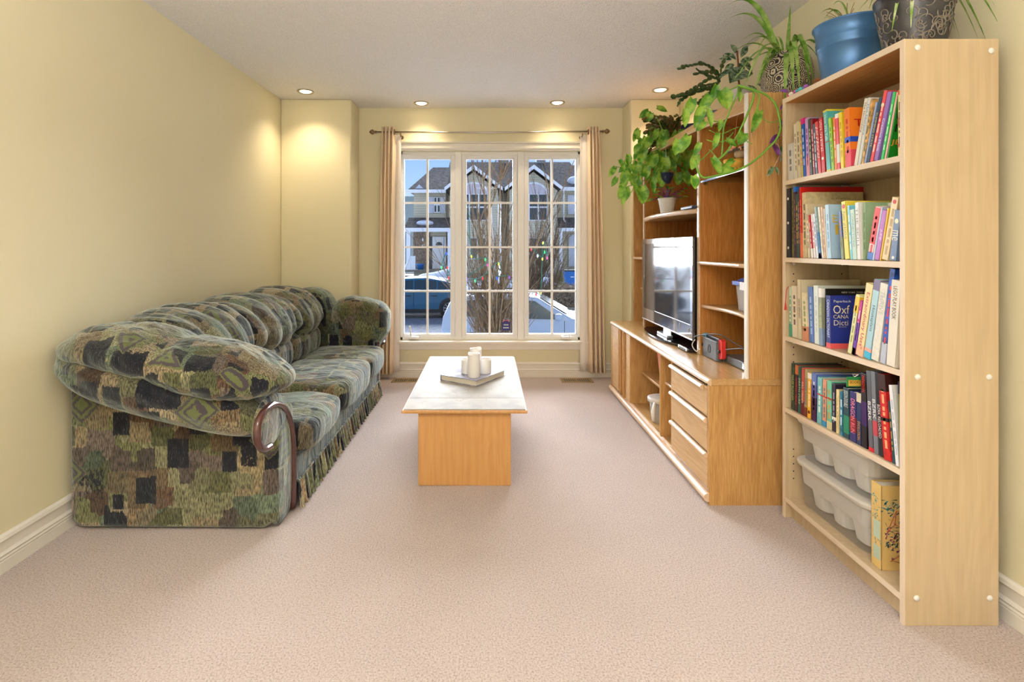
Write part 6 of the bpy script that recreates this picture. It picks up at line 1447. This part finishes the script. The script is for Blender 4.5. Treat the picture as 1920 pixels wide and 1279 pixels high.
for px, py, r in ((884,300,.024),(903,290,.028),(917,285,.030),(872,460,.020),(858,530,.020),(877,330,.018),(895,420,.018),(945,430,.022),(985,470,.02),(962,390,.02),(940,290,.028),(958,300,.022),(972,330,.02),(1045,360,.030),(1060,300,.0),(892,380,.016),(846,350,.016),(812,470,.012)):
    if r == 0: continue
    e = P(px,py,Yt+rnd.uniform(-.6,.6)); m_ = base.lerp(e,.45)+Vector(((e.x-base.x)*-.12,0,.15)); pts = smoothpath([base, base.lerp(m_,.5)+Vector((0,0,.05)), m_, e], 4)
    g.tube(pts, [r*(1-.68*i/(len(pts)-1)) for i in range(len(pts))], 6)
    for j in range(12):
        i = rnd.randint(3, len(pts)-2); d = (pts[i+1]-pts[i]).normalized(); a = rnd.choice((-1,1))
        grow(g, pts[i], (d+Vector((a*rnd.uniform(.25,.7), rnd.uniform(-.3,.3), rnd.uniform(0,.3)))).normalized(), rnd.uniform(.4,.8), r*.42, 1, rnd)
g.put('branches', M['bark'], t, smooth=True)
g = G(); pts = smoothpath([base+Vector((.03,.1,0)), P(926,600,Yt), P(923,520,Yt), P(921,440,Yt+.1), P(919,380,Yt+.2)], 4); g.tube(pts, [.052*(1-.6*i/(len(pts)-1)) for i in range(len(pts))], 8); g.put('trunk_or_reflection', M['pale_reflection'], t, smooth=True)  # pale column stands in for a reflected streak in the middle pane
t = thing('bare_shrub', 'bare leafless bush tangled behind silver car near the hedge', 'shrub', (1.7, 17, ZS))
g = G(); b_ = Vector((P(985,0,17).x, 17, ZS+.02))
for k in range(20):
    e = P(rnd.uniform(985,1065), rnd.uniform(400,520), 17); d = (e-b_); grow(g, b_+Vector((rnd.uniform(-.1,.3),0,0)), d.normalized(), d.length*.55, .035, 3, rnd, .5)
g.put('branches', M['bark'], t, smooth=True)
# coloured outdoor bulbs
t = thing('light_string', 'string of large coloured outdoor bulbs wound through the bare tree', 'fairy lights', (.2, 7.9, -.2))
col = {'b':(.03,.12,.75),'g':(.05,.70,.20),'r':(.85,.04,.04),'y':(.85,.75,.08),'p':(.85,.10,.35),'v':(.30,.08,.70),'w':(.75,.85,.95)}
bl = [(837,476,'b'),(828,502,'g'),(839,502,'r'),(841,521,'r'),(874,379,'g'),(884,481,'y'),(910,487,'g'),(914,497,'p'),(875,523,'v'),(891,527,'g'),(905,522,'r'),(935,495,'y'),(938,511,'w'),(932,522,'b'),(955,520,'v')]
bl2 = [(996,468,'r'),(1008,480,'w'),(1017,486,'y'),(1021,473,'g'),(1026,484,'p'),(1018,456,'y'),(1014,549,'y'),(1005,552,'r'),(990,551,'v')]
for bs in (bl, bl2):
    g = G(); pts = smoothpath([P(px,py-4,7.6) for px,py,_ in bs], 3); g.tube(pts, .006, 5); g.put('light_cable', mat('dark green cable', (.02,.12,.09), .6), t)
    for px, py, k in bs:
        q = P(px,py,7.6); G().lathe([(.0,-.026),(.010,-.015),(.013,0),(.009,.014),(.007,.024),(.0,.026)], tuple(q), 10, caps=False).put('bulb', mat('bulb', col[k], .3, emit=None), t, smooth=True)

for o in list(C.objects):
    if o.name.split('.')[0] in ('porch_roof', 'gable_roof') or (o.name.split('.')[0] == 'roof' and len(o.data.vertices) < 7):
        m = o.modifiers.new('thick', 'SOLIDIFY'); m.thickness = .10
